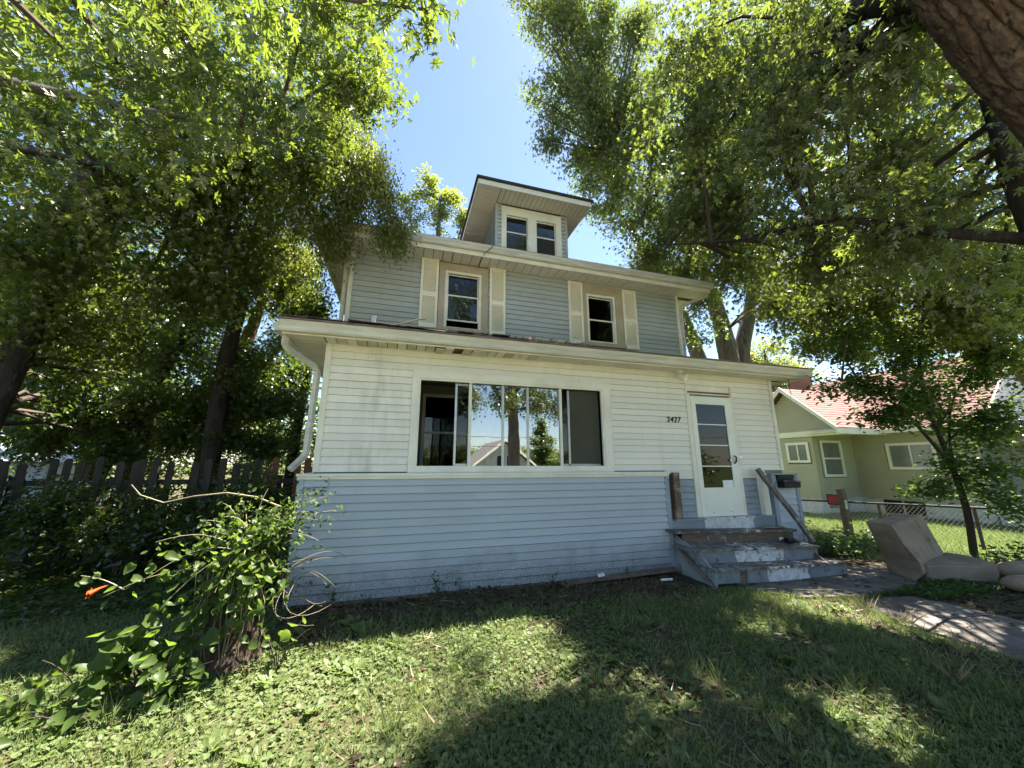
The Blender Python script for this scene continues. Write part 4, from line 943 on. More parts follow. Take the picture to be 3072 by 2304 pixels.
# ------------------------------------------------------------------ near maple over the left of the lawn
MAPLES = 'silver maples along the street'
tA, sA = tree('maple_tree', 'bright sunlit maple hanging its leaves into the upper left', (-9.8, -2.5, 0),
  [([(-9.8, -2.5, -.1), (-9.7, -2.4, 1.5), (-9.6, -2.3, 3.2), (-9.7, -2.1, 5.2), (-9.6, -1.6, 7.2), (-9.2, -.8, 9.2)], [.36, .28, .22, .13, .08, .03]),
   ([(-9.6, -2.3, 3.2), (-8.5, -2.7, 4.4), (-7.4, -2.9, 5.0), (-6.9, -2.8, 5.2)], [.09, .06, .03, .012]),
   ([(-9.65, -2.2, 4.4), (-8.2, -1.1, 5.3), (-7.4, -.6, 5.8), (-6.8, -.4, 6.0)], [.07, .045, .025, .01]),
   ([(-9.6, -2.3, 3.4), (-9.2, -.8, 4.8), (-8.8, .4, 5.6), (-8.2, 1.2, 6.0)], [.08, .05, .035, .015]),
   ([(-9.65, -1.9, 6.0), (-7.9, -1.2, 7.4), (-6.6, -1.0, 8.4), (-6.0, -.8, 9.0)], [.06, .045, .03, .012])], 'bark', MAPLES)
crown(tA, [b(500, 30, 3.2, .65, 18), b(330, 150, 3.4, .7, 22), b(130, 60, 3.2, .7, 20), b(430, 330, 4.0, .6, 20), b(120, 330, 4.0, .8, 24), b(690, 110, 4.5, .7, 26), b(800, 170, 4.8, .5, 20), b(860, 190, 5.2, (.25, .3, .25), 8), b(905, 15, 3.0, (.28, .25, .12), 9), b(760, 40, 4.4, .6, 24), b(560, 200, 4.2, .7, 26)],
      sA, T_MAPLE, .125, 13, 'maple', .34, .8, 12, (300, T_MAPLE, 'maple'), tid='m')
crown(tA, [b(230, 220, 5.4, 1.5, 120), b(520, 260, 5.8, 1.4, 110), b(60, 460, 5.4, 1.4, 90), b(330, 470, 5.8, 1.3, 100), b(720, 60, 6, 1.0, 60), b(600, 410, 6.4, 1.0, 70), b(60, 150, 6, 1.6, 80), b(350, 30, 6.5, 1.8, 90), b(740, 250, 6.5, .7, 30), b(600, 80, 7.5, 1.5, 70), b(150, 620, 6.2, 1.1, 80), b(400, 640, 6.6, 1.0, 80), b(20, 700, 5.8, .9, 50), b(520, 560, 7, .9, 70), b(280, 760, 6.8, .8, 50), b(450, 150, 6.4, 1.4, 100), b(180, 380, 6.6, 1.4, 100), b(480, 420, 6.8, 1.1, 90), b(60, 580, 6.4, 1.0, 60)],
      sA, T_MAPLE5, .115, 30, 'maple', .38, .75, 40)
# ------------------------------------------------------------------ locust hanging over the eave
tB, sB = tree('locust_tree', 'yellow green fine leaved tree drooping over the left end of the upper gutter', (-8.6, 4.4, 0),
  [([(-8.6, 4.4, -.1), (-8.7, 4.2, 2.5), (-8.5, 3.9, 5), (-8.0, 3.4, 7.2), (-7.2, 2.8, 9), (-6.6, 2.4, 10.2)], [.20, .17, .14, .11, .07, .03]),
   ([(-8.3, 3.7, 6), (-7.4, 2.6, 6.9), (-6.5, 1.6, 7.3), (-5.7, 1.1, 7.1)], [.10, .07, .04, .012]),
   ([(-8.4, 3.8, 5.4), (-8.0, 2.8, 6.4), (-7.4, 1.8, 7.0), (-7.0, 1.2, 7.0)], [.09, .06, .035, .012])], 'bark_dark')
crown(tB, [b(775, 430, 6.9, (.65, .55, .6), 110), b(840, 505, 7.0, (.34, .35, .38), 44), b(815, 380, 7.2, (.45, .5, .5), 60), b(700, 330, 7.6, (.9, .9, 1.0), 140), b(720, 520, 7.0, (.5, .5, .35), 50), b(640, 480, 7.6, (.8, .8, .8), 70), b(560, 360, 8.2, 1.4, 120), b(790, 330, 8.2, (.55, .7, .7), 50), b(600, 600, 8.5, 1.1, 90), b(660, 570, 8.2, .7, 60), b(520, 520, 7.6, 1.0, 80), b(720, 250, 8.5, (.7, .8, .8), 60)],
      sB, T_DIA, .058, 62, 'locust', .30, 1.0, 30, None, twig_r=.004, cull=False, flat=1.2)
# ------------------------------------------------------------------ wild trees behind the fence
WILD = 'wild trees behind the wooden fence'
specs = [
 ('broad dark trunk at the far left edge beside the fence', (-10.9, 2.2, 0), [([(-10.9, 2.2, -.1), (-10.8, 2.2, 2), (-10.5, 2.2, 4.5), (-10.2, 2.0, 7)], [.22, .19, .15, .06])],
   [b(60, 620, 8, 1.6, 120), b(30, 860, 8, .9, 70), b(180, 740, 8, 1.2, 100), b(300, 860, 8, .7, 50), b(60, 960, 7.6, .6, 46), b(160, 880, 7.6, .7, 60), b(240, 960, 7.8, .45, 40)], 'bark_dark'),
 ('slim tree leaning right over the pale shed roof', (-11.6, 5.4, 0), [([(-11.6, 5.4, -.1), (-11.0, 5.4, 2.2), (-10.2, 5.3, 4.4), (-9.6, 5.2, 6.6)], [.17, .15, .12, .04]), ([(-10.6, 5.35, 3.3), (-10.8, 4.8, 5), (-10.6, 4.4, 6.4)], [.07, .05, .02])],
   [b(300, 620, 9.5, 1.6, 140), b(250, 790, 9.5, 1.2, 100), b(390, 740, 9.5, 1.2, 100), b(150, 900, 9.5, .8, 60), b(330, 930, 9.5, .6, 36), b(90, 930, 8.6, .7, 50), b(230, 960, 8.6, .45, 30)], 'bark_dark'),
 ('straight dark trunk behind the fence pickets', (-11.0, 6.2, 0), [([(-11.0, 6.2, -.1), (-11.0, 6.2, 2.5), (-10.9, 6.2, 5), (-10.6, 6.1, 7.5)], [.19, .17, .13, .05])],
   [b(200, 560, 11.5, 2.0, 130), b(120, 700, 11.5, 1.6, 90), b(330, 850, 12, 1.2, 70), b(200, 920, 12, 1.0, 60)], 'bark_dark'),
 ('forked reddish trunk wrapped in vines behind the fence', (-9.6, 6.0, 0), [([(-9.6, 6.0, -.1), (-9.5, 6.0, 1.8), (-9.3, 6.0, 3.6), (-8.9, 5.9, 5.4), (-8.5, 5.8, 7.5)], [.26, .23, .19, .14, .05]), ([(-9.4, 6.0, 2.6), (-8.6, 6.1, 4.2), (-8.0, 6.1, 5.4)], [.12, .08, .03])],
   [b(480, 680, 10, 1.3, 130), b(560, 770, 10, 1.0, 90), b(430, 850, 9.6, .8, 60), b(590, 640, 10, 1.1, 100), b(520, 900, 10, .8, 50), b(600, 560, 9, 1.0, 100), b(650, 640, 9, .8, 80), b(500, 780, 8.6, .9, 80), b(640, 740, 9.4, .7, 70), b(400, 930, 8.5, .6, 60), b(480, 950, 8.4, .5, 50), b(560, 850, 8.8, .7, 70), b(590, 960, 8.6, .5, 50), b(450, 860, 8.6, .7, 60), b(640, 880, 9, .6, 50)], 'bark_red'),
 ('bushy tree closest to the house corner behind the fence', (-8.1, 8.2, 0), [([(-8.1, 8.2, -.1), (-8.1, 8.2, 2.4), (-7.9, 8.0, 4.6), (-7.7, 7.8, 6.6)], [.18, .16, .12, .04])],
   [b(640, 690, 12, 1.2, 100), b(600, 830, 12, 1.1, 90), b(650, 780, 12.5, .8, 50), b(560, 930, 12, 1.0, 70), b(640, 950, 12, .7, 40)], 'bark_dark'),
 ('tall dense tree filling the gap above the fence', (-13.5, 9, 0), [([(-13.5, 9, -.1), (-13.4, 9, 4), (-13.0, 9, 8), (-12.6, 9, 12)], [.30, .27, .2, .06]), ([(-13.2, 9, 6), (-11.5, 9, 9), (-10.5, 9, 11)], [.14, .09, .03])],
   [b(300, 400, 15, 2.8, 150), b(150, 600, 15, 2.6, 130), b(480, 500, 15, 2.4, 130), b(400, 700, 15, 2.2, 110), b(200, 850, 16, 2.0, 90), b(430, 900, 16, 1.8, 70), b(80, 800, 15, 1.8, 70)], 'bark_dark')]
for lab, base, limbs, bl, bm in specs:
    t, s = tree('wild_tree', lab, base, limbs, bm, WILD, 9)
    crown(t, bl, s, T_TRI3, .11, 40, 'wild', .42, .55, 18, (60, T_MAPLE5, 'm5') if base[1] < 6.1 else None, gap=.22, gapf=.8, twig_r=.007)
# far thicket that closes the view to the left
TH = thing('far_thicket', 'dark mass of woodland far behind the fence on the left', 'thicket', (-14, 16, 0)); TH['kind'] = 'stuff'
sT = np.array([(-20, 16, 2), (-16, 17, 3), (-12, 17, 3), (-9, 18, 3), (-24, 14, 2)], float)
crown(TH, [((-24, 13, 3.5), (4, 2.5, 4), 200), ((-17, 17, 4), (5, 2, 4.5), 220), ((-11.5, 18, 3.5), (3.5, 2, 4), 140), ((-7.8, 20, 2.2), (1.6, 1.5, 2.2), 50), ((-21, 15, 9), (6, 3, 4), 160)], sT, T_DIA, .24, 40, 'wild', .8, .4, 0, cull=False)
# ------------------------------------------------------------------ trees behind the house
t, s = tree('tall_tree', 'airy pale tree top showing behind the roof left of the dormer', (-3.6, 15, 0),
  [([(-3.6, 15, -.1), (-3.6, 15, 6), (-3.5, 15, 12), (-3.4, 15, 17.5)], [.4, .34, .24, .05]), ([(-3.55, 15, 10), (-4.6, 15, 13), (-5.0, 15, 15.5)], [.14, .09, .03]), ([(-3.5, 15, 12), (-2.4, 15, 14.5), (-2.0, 15, 16.5)], [.12, .07, .03])], 'bark')
crown(t, [((-4.2, 15, 18.6), (.8, .8, 1.4), 36), ((-2.6, 15, 17.6), (.8, .8, 1.5), 36), ((-3.5, 15, 16.9), (1.2, .8, 1.5), 60), ((-5.0, 15, 16.4), (1.0, .9, 1.6), 50), ((-1.7, 15, 16.2), (.9, .9, 1.4), 46), ((-3.4, 15, 13.6), (2.2, 1.5, 1.6), 90), ((-5.6, 15.2, 13.6), (1.2, 1, 1.8), 50)], s, T_DIA, .15, 32, 'locust', .38, .2, 16, gap=.22, gapf=.9, cull=False)
tK, sK = tree('maple_tree', 'three stemmed maple with grey bark standing behind the right side of the house', (6.7, 5.0, -.1),
  [([(6.6, 5.0, -.2), (6.6, 5.0, 3.0), (6.55, 5.0, 5.2), (6.35, 5.0, 7.0), (5.8, 5.1, 9.5), (5.0, 5.3, 12.5)], [.55, .42, .36, .30, .2, .06]),
   ([(6.8, 5.0, 3.6), (7.2, 5.0, 5.8), (7.9, 5.0, 7.6), (8.6, 5.1, 10)], [.34, .29, .22, .08]),
   ([(6.2, 5.2, 2.4), (5.7, 5.4, 5.0), (5.2, 5.6, 7.2), (4.2, 5.8, 9.6), (3.0, 6, 11.5)], [.34, .28, .22, .13, .05]),
   ([(5.9, 5.1, 9), (4.2, 5.2, 11), (2.6, 5.4, 12.5)], [.14, .09, .03])], 'bark', None, 12, .1)
crown(tK, [b(1330, 430, 13, 1.6, 110), b(1450, 560, 13, 1.5, 100), b(1390, 270, 13.5, 2.2, 150), b(1560, 480, 13, 1.9, 130), b(1600, 280, 13, 2.4, 150), b(1275, 370, 13.5, .9, 50), b(1490, 650, 12.6, .9, 40), b(1720, 640, 13, 1.3, 60), b(1250, 200, 14, 1.4, 60), b(1390, 590, 13, .8, 40), b(1800, 700, 13.5, 1.2, 50), b(1530, 720, 12.6, .6, 22), ((7.0, 2.2, 8.4), (1.8, 1.5, 1.1), 110), ((6.0, 1.6, 6.6), (1.2, 1.0, .8), 50)],
      sK, T_TRI3, .13, 36, 'back', .45, .5, 36, gap=.22, gapf=.7, twig_r=.008)
t, s = tree('tall_tree', 'pale leafy tree rising behind the neighbour roof', (24, 17, -.3), [([(24, 17, -.4), (24, 17, 4), (23.8, 17, 8), (23.6, 17, 11)], [.4, .34, .24, .06])], 'bark')
crown(t, [((23.5, 17, 9.5), (3.2, 2.4, 2.8), 220), ((20.5, 17.5, 9.0), (2.2, 2, 2.2), 110), ((26.5, 17, 8), (2.5, 2, 3), 120)], s, T_DIA, .2, 34, 'locust', .5, .3, 16, cull=False)
# ------------------------------------------------------------------ big maple on the right
tR, sR = tree('maple_tree', 'huge dark maple whose thick leaning trunk fills the upper right corner', (.65, -4.7, 0),
  [([(.78, -4.5, -.1), (.86, -4.15, .9), (.92, -3.88, 1.9), (.92, -3.75, 3.0), (.90, -3.68, 4.2), (.88, -3.7, 6.0), (.5, -3.6, 8.5), (-.1, -3.2, 11)], [.22, .17, .14, .11, .09, .08, .06, .02]),
   ([(.90, -3.68, 3.75), (.3, -3.2, 4.05), (-.1, -2.7, 4.45), (.0, -1.7, 4.9), (.1, -.6, 5.5), (0, .3, 6)], [.06, .045, .036, .03, .022, .01]),
   ([(-.9, -4.4, 5.0), (.1, -3.4, 6.4), (1.0, -2.0, 7.2), (1.6, -.8, 7.9), (2.2, .6, 8.6)], [.2, .15, .11, .07, .02]),
   ([(-1.0, -4.4, 5.1), (.2, -3.0, 7.2), (1.2, -1.0, 8.6), (1.4, 1.2, 9.8), (.6, 2.8, 10.8)], [.2, .14, .1, .06, .02]),
   ([(.8, -2.3, 7), (2.2, -2.2, 7.4), (3.6, -1.8, 7.6)], [.1, .06, .02]),
   ([(1.2, -1.0, 8.6), (2.2, .2, 9.6), (3.0, 1.8, 10.4)], [.08, .05, .02])], 'bark_dark', MAPLES, 10, .08)
# the near stem as a finely furrowed mesh
pts, rad = densify([(.65, -4.7, -.1), (.60, -4.65, 1.2), (.55, -4.6, 2.2), (.35, -4.55, 3.4), (-.1, -4.5, 4.2), (-.8, -4.45, 4.8), (-1.7, -4.5, 5.4), (-2.6, -4.8, 6.6)], [.62, .50, .46, .44, .42, .38, .30, .14], .026)
nS = 286; pts = np.array(pts)
tg = np.gradient(pts, axis=0); tg /= np.linalg.norm(tg, axis=1, keepdims=True)
uu = np.cross(tg, (0, 1, 0)); uu /= np.linalg.norm(uu, axis=1, keepdims=True); vv = np.cross(tg, uu)
th = np.linspace(0, 2*math.pi, nS, endpoint=False); Lz = np.arange(len(pts))*.026
TH_, LL = np.meshgrid(th, Lz); cx_, sx_ = np.cos(TH_)*3, np.sin(TH_)*3
su = TH_*22/(2*math.pi)+1.5*(vn(cx_+9, sx_+LL*1.7, LL*.9)-.5)+.5*(vn(cx_*3, sx_*3+LL*5, LL*2)-.5)
sid = np.floor(su); fr = su-sid; sv_ = LL*3.6+(np.sin(sid*12.9898)*43758.5453 % 1)*3+.8*(vn(cx_*4+5, sx_*4+LL*6, LL)-.5); fv = sv_-np.floor(sv_)
plate = np.clip(np.minimum(fr, 1-fr)*4.5, 0, 1)**.6*(.35+.65*np.clip(np.minimum(fv, 1-fv)*7, 0, 1)**.6)
h_ = plate+.22*vn(cx_*9, sx_*9+LL*16, LL*5)+.25*vn(sid*7.1, np.floor(sv_)*3.3)
RR = np.array(rad)[:, None]*(1+.11*(h_-.8))
VV = pts[:, None]+RR[..., None]*(np.cos(TH_)[..., None]*uu[:, None]+np.sin(TH_)[..., None]*vv[:, None])
I2 = np.arange(VV.shape[0]*nS).reshape(-1, nS); J = np.roll(I2, -1, 1)
q = np.stack([I2[:-1], J[:-1], J[1:], I2[1:]], -1).reshape(-1, 4)
raw_tris('main_stem', VV.reshape(-1, 3), np.concatenate([q[:, [0, 1, 2]], q[:, [0, 2, 3]]]), 'bark_near', tR)
crown(tR, [b(1880, 190, 3.8, .75, 36), b(2060, 400, 4.0, .8, 36), b(1750, 60, 3.9, .8, 36), b(1640, 320, 4.4, .8, 36), b(1850, 470, 4.5, .9, 40), b(2130, 620, 4.6, .7, 26), b(1490, 130, 4.8, .7, 26), b(2000, 60, 4.4, .8, 30), b(1720, 480, 4.9, .7, 26), b(1820, 470, 4.3, .6, 30), b(1970, 500, 4.2, .6, 30), b(2150, 250, 4.4, .6, 24)],
      sR, T_MAPLE, .115, 18, 'mapled', .38, .8, 18, (300, T_MAPLE, 'maple'))
crown(tR, [b(1420, 110, 7.5, 1.1, 90), b(1600, 250, 5.6, 1.0, 90), b(1700, 180, 5.2, .9, 80), b(1600, 400, 6.8, 1.3, 110), b(1740, 560, 6.8, 1.1, 90), b(1940, 620, 7.2, 1.1, 80), b(1440, 320, 7.4, 1.2, 90), b(2080, 220, 6, 1.3, 90), b(1500, 420, 7.6, .9, 60), b(1600, 140, 6, 1.3, 110), b(1800, 300, 6.2, 1.4, 120), b(1590, 470, 7.2, .7, 50), b(1950, 440, 6.4, 1.2, 90), b(2150, 560, 6.8, 1.0, 60), b(1850, 90, 7, 1.6, 110), b(1680, 640, 7.4, .6, 26), b(2100, 730, 7.2, .8, 50), b(1850, 690, 8, .8, 50), b(1980, 720, 8, .8, 50), b(2180, 480, 6.2, .9, 50), b(1720, 680, 7.8, .7, 50), b(2040, 650, 6.6, .9, 70), b(2180, 680, 6.4, .8, 60), b(1780, 420, 5.6, .9, 70), b(1900, 540, 5.4, .8, 70), b(2080, 520, 5.4, .8, 70), b(1700, 600, 6.4, .8, 60), b(2000, 300, 5.4, .9, 80), b(1860, 640, 7.6, .8, 60), b(2120, 640, 6, .7, 60), b(1760, 720, 8.4, .7, 50), b(1900, 740, 8.4, .6, 40)],
      sR, T_MAPLE5, .108, 34, 'mapled', .40, .75, 60, gap=.16, gapf=.9)
crown(tR, [((1.6, -1.2, 9.5), (2.6, 2.4, 1.6), 220), ((.6, 2.5, 11.5), (2.0, 1.6, 1.3), 110), ((4.2, -1.2, 8.2), (1.6, 1.6, 1.5), 80), ((2.2, 1.0, 8.8), (1.5, 1.4, 1.2), 70)],
      sR, T_TRI3, .13, 20, 'mapled', .5, .6, 40, gap=.36, gapf=1.1)
crown(tR, [b(1290, 50, 11.8, 1.5, 110), b(1200, 60, 12, (.9, .9, .8), 60), b(1225, 215, 11.6, (1.1, .9, .8), 80), b(1165, 180, 11.8, (.55, .6, .35), 18), b(1190, 300, 11.6, (.5, .5, .5), 26), b(1330, 200, 10.5, 1.4, 110), b(1440, 60, 10, 1.6, 120), b(1300, 330, 11, 1.2, 80), b(1430, 330, 10, 1.5, 120), b(1400, 470, 10.5, 1.2, 90), b(1560, 560, 10, 1.2, 90), b(1600, 90, 9, 1.5, 110), b(1480, 610, 10.5, .7, 36), b(1150, 15, 12.4, (.7, .8, .5), 40), b(1240, 0, 12.2, (1.1, 1, .8), 90), b(1340, 20, 12, (1.3, 1, .9), 100), b(1280, 140, 12, (1.2, 1, .9), 90), b(1420, 30, 11.6, (1.3, 1, 1), 90), b(1500, 200, 9.6, 1.4, 110), b(1540, 380, 9.6, 1.3, 110), b(1640, 560, 9.4, 1.0, 80), b(1420, 560, 10.4, .8, 50)],
      sR, T_MAPLE5, .11, 36, 'mapled', .45, .7, 60, gap=.08, gapf=.8)
# ------------------------------------------------------------------ sapling on the right
tS, sS = tree('sapling', 'young tree with slender dark stems growing at the wire fence', (5.38, -.69, 0),
  [([(5.38, -.69, -.05), at(2088, 1100, 6.85), at(2050, 990, 6.85), at(1998, 860, 6.85), at(1985, 760, 6.9), at(1990, 690, 7)], [.062, .055, .045, .034, .02, .008]),
   ([at(2060, 1015, 6.85), at(2000, 940, 6.8), at(1935, 875, 6.75), at(1860, 830, 6.7), at(1785, 815, 6.6)], [.034, .028, .02, .014, .006]),
   ([at(2075, 1060, 6.85), at(2052, 960, 6.9), at(2060, 860, 7), at(2120, 770, 7.0)], [.03, .024, .017, .008]),
   ([at(2040, 960, 6.85), at(2110, 900, 6.9), at(2200, 850, 6.9)], [.022, .015, .007])], 'bark_dark', None, 8, .02)
crown(tS, [b(1985, 770, 6.9, (.55, .5, .45), 46), b(1865, 830, 6.75, (.45, .45, .3), 34), b(2110, 800, 6.9, (.55, .5, .5), 46), b(2060, 900, 7, (.5, .5, .35), 36), b(1940, 900, 6.8, (.35, .35, .25), 20), b(2170, 900, 6.8, (.45, .5, .5), 36), b(1900, 720, 7, (.4, .4, .3), 24), b(2170, 1010, 6.6, (.4, .4, .4), 30), b(1790, 850, 6.6, (.2, .2, .12), 8), b(2000, 1060, 6.8, (.45, .4, .14), 22), b(2100, 690, 7, (.6, .5, .4), 40), b(2190, 760, 6.8, (.5, .5, .5), 40), b(1830, 760, 6.9, (.35, .35, .2), 16), b(2050, 1000, 6.7, (.6, .5, .2), 18), b(2190, 1090, 6.4, (.4, .4, .35), 26), b(1850, 720, 6.9, (.4, .4, .3), 26), b(2000, 860, 6.8, (.6, .4, .3), 40), b(2130, 940, 6.8, (.5, .4, .3), 30), b(1890, 890, 6.7, (.4, .4, .2), 26), b(1960, 830, 6.6, (.5, .4, .35), 36)],
      sS, T_OVAL, .092, 24, 'shrub', .27, .35, 14, (200, T_OVAL, 'oval'), twig_r=.003, cull=False)

# ------------------------------------------------------------------ across the street (seen in the window glass)
ac = thing('gabled_house', 'pale gabled house across the street mirrored in the picture window', 'house', (7.1, -40, -2.6))
MB().box((3.1, -48, -2.7), (11.1, -38, 1.2)).prism([(3.1, 1.2), (11.1, 1.2), (7.1, 4.3)], 'y', -48, -38).build('wall', simple('pale_wall', (.5, .5, .5), (.42, .42, .42), 2, .7), ac)
MB().prism([(2.5, .8), (2.5, 1.0), (7.1, 4.75), (7.1, 4.5)], 'y', -48.4, -37.4).prism([(11.7, .8), (11.7, 1.0), (7.1, 4.75), (7.1, 4.5)], 'y', -48.4, -37.39).build('roof', simple('grey_shingle', (.2, .19, .18), (.15, .14, .13), 4, .9), ac)
MB().prism([(2.45, .72), (2.45, .98), (7.1, 4.8), (7.1, 4.45)], 'y', -37.39, -37.3).prism([(11.75, .72), (11.75, .98), (7.1, 4.8), (7.1, 4.45)], 'y', -37.385, -37.3).build('rake_board', 'trim', ac)
for x in (6.2, 7.4): MB().box((x, -38, 1.4), (x+.8, -37.95, 2.7)).build('window', 'black', ac)
t, s = tree('street_tree', 'tall maple by the kerb whose trunk is mirrored in the picture window', (.3, -11.6, -.6),
  [([(.3, -11.6, -.8), (.3, -11.6, 2), (.2, -11.5, 4.5), (.0, -11.4, 8), (-.2, -11, 12)], [.34, .28, .24, .16, .05]), ([(.2, -11.5, 4), (-1.6, -11, 6), (-3.2, -10.6, 7)], [.12, .08, .03]), ([(.2, -11.5, 5), (2, -11, 7), (3.4, -10.6, 8), (6.0, -11.2, 9.8)], [.12, .08, .06, .03]), ([(-.1, -11.2, 10), (.8, -11.4, 13), (1.6, -11.5, 15.5)], [.08, .06, .03])], 'bark')
crown(t, [((-2.4, -10.8, 5.6), (1.3, 1.2, 1.1), 50), ((-.6, -11, 6.6), (1.6, 1.3, 1.2), 60), ((2.2, -11, 6.2), (1.5, 1.3, 1.3), 60), ((0, -11, 8.4), (2.2, 2.0, 1.5), 70), ((.9, -10.8, 4.6), (.8, .8, .9), 30), ((-2.0, -10.5, 4.3), (.9, .7, .8), 44), ((-.4, -10.8, 4.6), (.9, .7, .7), 40), ((1.6, -10.8, 4.9), (1.0, .8, .9), 50), ((2.6, -11, 4.2), (.8, .7, .7), 26), ((-1.8, -11, 11), (1.8, 1.5, 1.6), 70), ((1.8, -11.5, 15.5), (2.0, 1.6, 2.0), 70), ((.4, -11.2, 12.5), (1.5, 1.2, 1.5), 40), ((6.8, -11.5, 10.5), (1.8, 1.5, 1.6), 60)], s, T_TRI3, .15, 24, 'mapled', .5, .7, 30, cull=False)
t, s = tree('conifer', 'feathery tree across the street mirrored in the right window pane', (16.4, -50, -2.6), [([(16.4, -50, -2.7), (16.4, -50, 3), (16.4, -50, 9)], [.3, .22, .04])], 'bark')
crown(t, [((16.4, -50, 2), (3.4, 3, 2.4), 130), ((16.4, -50, 5), (2.6, 2.2, 2), 110), ((16.4, -50, 7.6), (1.4, 1.2, 1.6), 50), ((21, -50, 2), (4, 3, 2.6), 120)], s, T_DIA, .34, 30, 'back', .6, .3, 10, cull=False)
t, s = tree('round_tree', 'rounded tree standing left of the house across the street', (6.4, -58, -2.6), [([(6.4, -58, -2.7), (6.4, -58, 1), (6.4, -58, 4)], [.3, .22, .06])], 'bark')
crown(t, [((5.4, -58, 2.5), (3.4, 3, 2.6), 200), ((-2, -58, 2), (4, 3, 2.6), 150), ((12, -58, 2), (4, 3, 2.4), 120)], s, T_DIA, .32, 30, 'back', .6, .3, 10, cull=False)
HD = thing('far_hedge', 'continuous far row of trees along the horizon of the street', 'hedge', (0, -70, -3)); HD['kind'] = 'stuff'
crown(HD, [((x, -72+6*math.sin(x), 1+1.5*math.sin(x*.7)), (7, 3, 4), 60) for x in range(-60, 70, 9)]+[((x, 70+6*math.sin(x), 3+2*math.sin(x*.7)), (8, 3, 6), 60) for x in range(-60, 90, 10)]+[((48, y, 2), (4, 7, 5), 60) for y in range(-30, 60, 9)]+[((-40, y, 2), (4, 7, 5), 60) for y in range(-30, 60, 9)], np.array([(0, -70, -2.), (0, 70, 0), (48, 10, 0), (-40, 10, 0)]), T_DIA, .7, 22, 'wild', 1.3, .3, 0, cull=False)
wire = MB()
for z in (3.6, 4.4): wire.tube([(x, -26, z-.4+.0006*x*x) for x in range(-40, 41, 8)], .02, 4)
tag(wire.build('power_line', 'black', None, loc=(0, -26, 4)), 'thin power lines above the street mirrored in the window', 'power line')

# ------------------------------------------------------------------ stump with vines and sprouts, left foreground
STX, STY = -6.10, -1.25
stp = thing('tree_stump', 'tall rotting tree stump overgrown with vines at the house corner', 'stump', (STX, STY, float(gz(STX, STY))))
n, k = 44, 26; v = []
for i in range(k):
    z = -.05+i*(.88/(k-1)); r0 = .15+.08*math.exp(-z*6)-.03*z
    for j in range(n):
        a = 2*math.pi*j/n; rg = .03*abs(math.sin(a*8+3.5*float(vn(a*2, z*3))))+.02*float(vn(a*9, z*12))+.05*float(vn(a*1.2+4, z*2.2))-.03
        zz = z if i < k-1 else z+.16*float(vn(a*3, 4.2)); v.append((STX+(r0+rg)*math.cos(a)+.03*z, STY+(r0+rg)*math.sin(a), zz+.02))
f = [(i*n+j, i*n+(j+1) % n, (i+1)*n+(j+1) % n, (i+1)*n+j) for i in range(k-1) for j in range(n)]+[tuple((k-1)*n+j for j in range(n))]
MB().add(v, f).build('bark', 'bark_stump', stp, True)
def arc(p, q_, lift, n=9, side=(0, 0, 0)):
    p, q_ = np.array(p, float), np.array(q_, float); s_ = np.array(side, float)
    return [p+(q_-p)*t+(np.array((0, 0, lift))+s_)*math.sin(math.pi*t) for t in np.linspace(0, 1, n)]
def vine(name, label, stems, nleaf, size, tpl, tid, mat, cat='vine', jitter=.06, rad=.005, up=.5, stem_mat='dry', group=None, droop=.5, minz=None):
    base = stems[0][0]; t = thing(name, label, cat, tuple(base), group); m = MB(); P = []
    for s_ in stems:
        m.tube(s_, [rad*(1-.6*i/(len(s_)-1)) for i in range(len(s_))], 5); P += [np.array(s_[i])+(np.array(s_[i+1])-np.array(s_[i]))*u for i in range(1, len(s_)-1) for u in np.linspace(0, 1, 6)]
    m.build('stem', stem_mat, t); P = np.array(P); P = P[rng.choice(len(P), nleaf)]+rng.normal(size=(nleaf, 3))*jitter
    h = rdir(nleaf); h[:, 2] *= .3; tip = h+np.array((0, 0, -droop)); nr = rdir(nleaf)*.55+np.array((0, 0, 1))*up+np.array((-.1, -.35, 0))
    leaf_parts('leaf', tpl, tid, P, size*(.6+.7*rng.random(nleaf)), tip, nr, mat, t); return t
top = (STX+.02, STY, .88)
VI = 'vines on the stump'
vine('heart_leaf_vine', 'heart leaved vine sprawling over the top of the stump', [arc(top, (STX-.55, STY-.25, .78), .12), arc(top, (STX+.32, STY-.12, .72), .1), arc(top, (STX-.2, STY-.28, .45), .05), arc(top, (STX+.1, STY-.3, .8), .08), arc(top, (STX-.32, STY+.1, 1.08), .06), arc((STX+.1, STY-.15, .1), (STX+.2, STY-.26, .75), .0), arc(top, (STX+.22, STY-.3, .55), .12), arc(top, (STX-.05, STY-.33, .66), .12), arc(top, (STX+.3, STY+.0, 1.0), .06), arc((STX-.2, STY-.15, .1), (STX-.24, STY-.22, .8), .0)], 300, .088, T_HEART, 'heart', 'vine', jitter=.085, group=VI)
comp = []
for (dx, dy, z) in ((-.1, .15, 1.28), (.35, .1, 1.30), (.55, .15, 1.12), (.15, .25, 1.22), (-.35, 0, 1.16), (.62, .2, 1.34), (-.6, -.1, 1.02), (.1, .1, 1.42), (-.25, .1, 1.3), (.4, .0, 1.05), (.75, .15, 1.2)): comp.append(arc(top, (STX+dx, STY+dy, z), .10))
vine('trumpet_creeper', 'trumpet creeper with small oval leaflets arching above the stump', comp, 420, .05, T_OVAL, 'oval', 'vine', jitter=.05, group=VI)
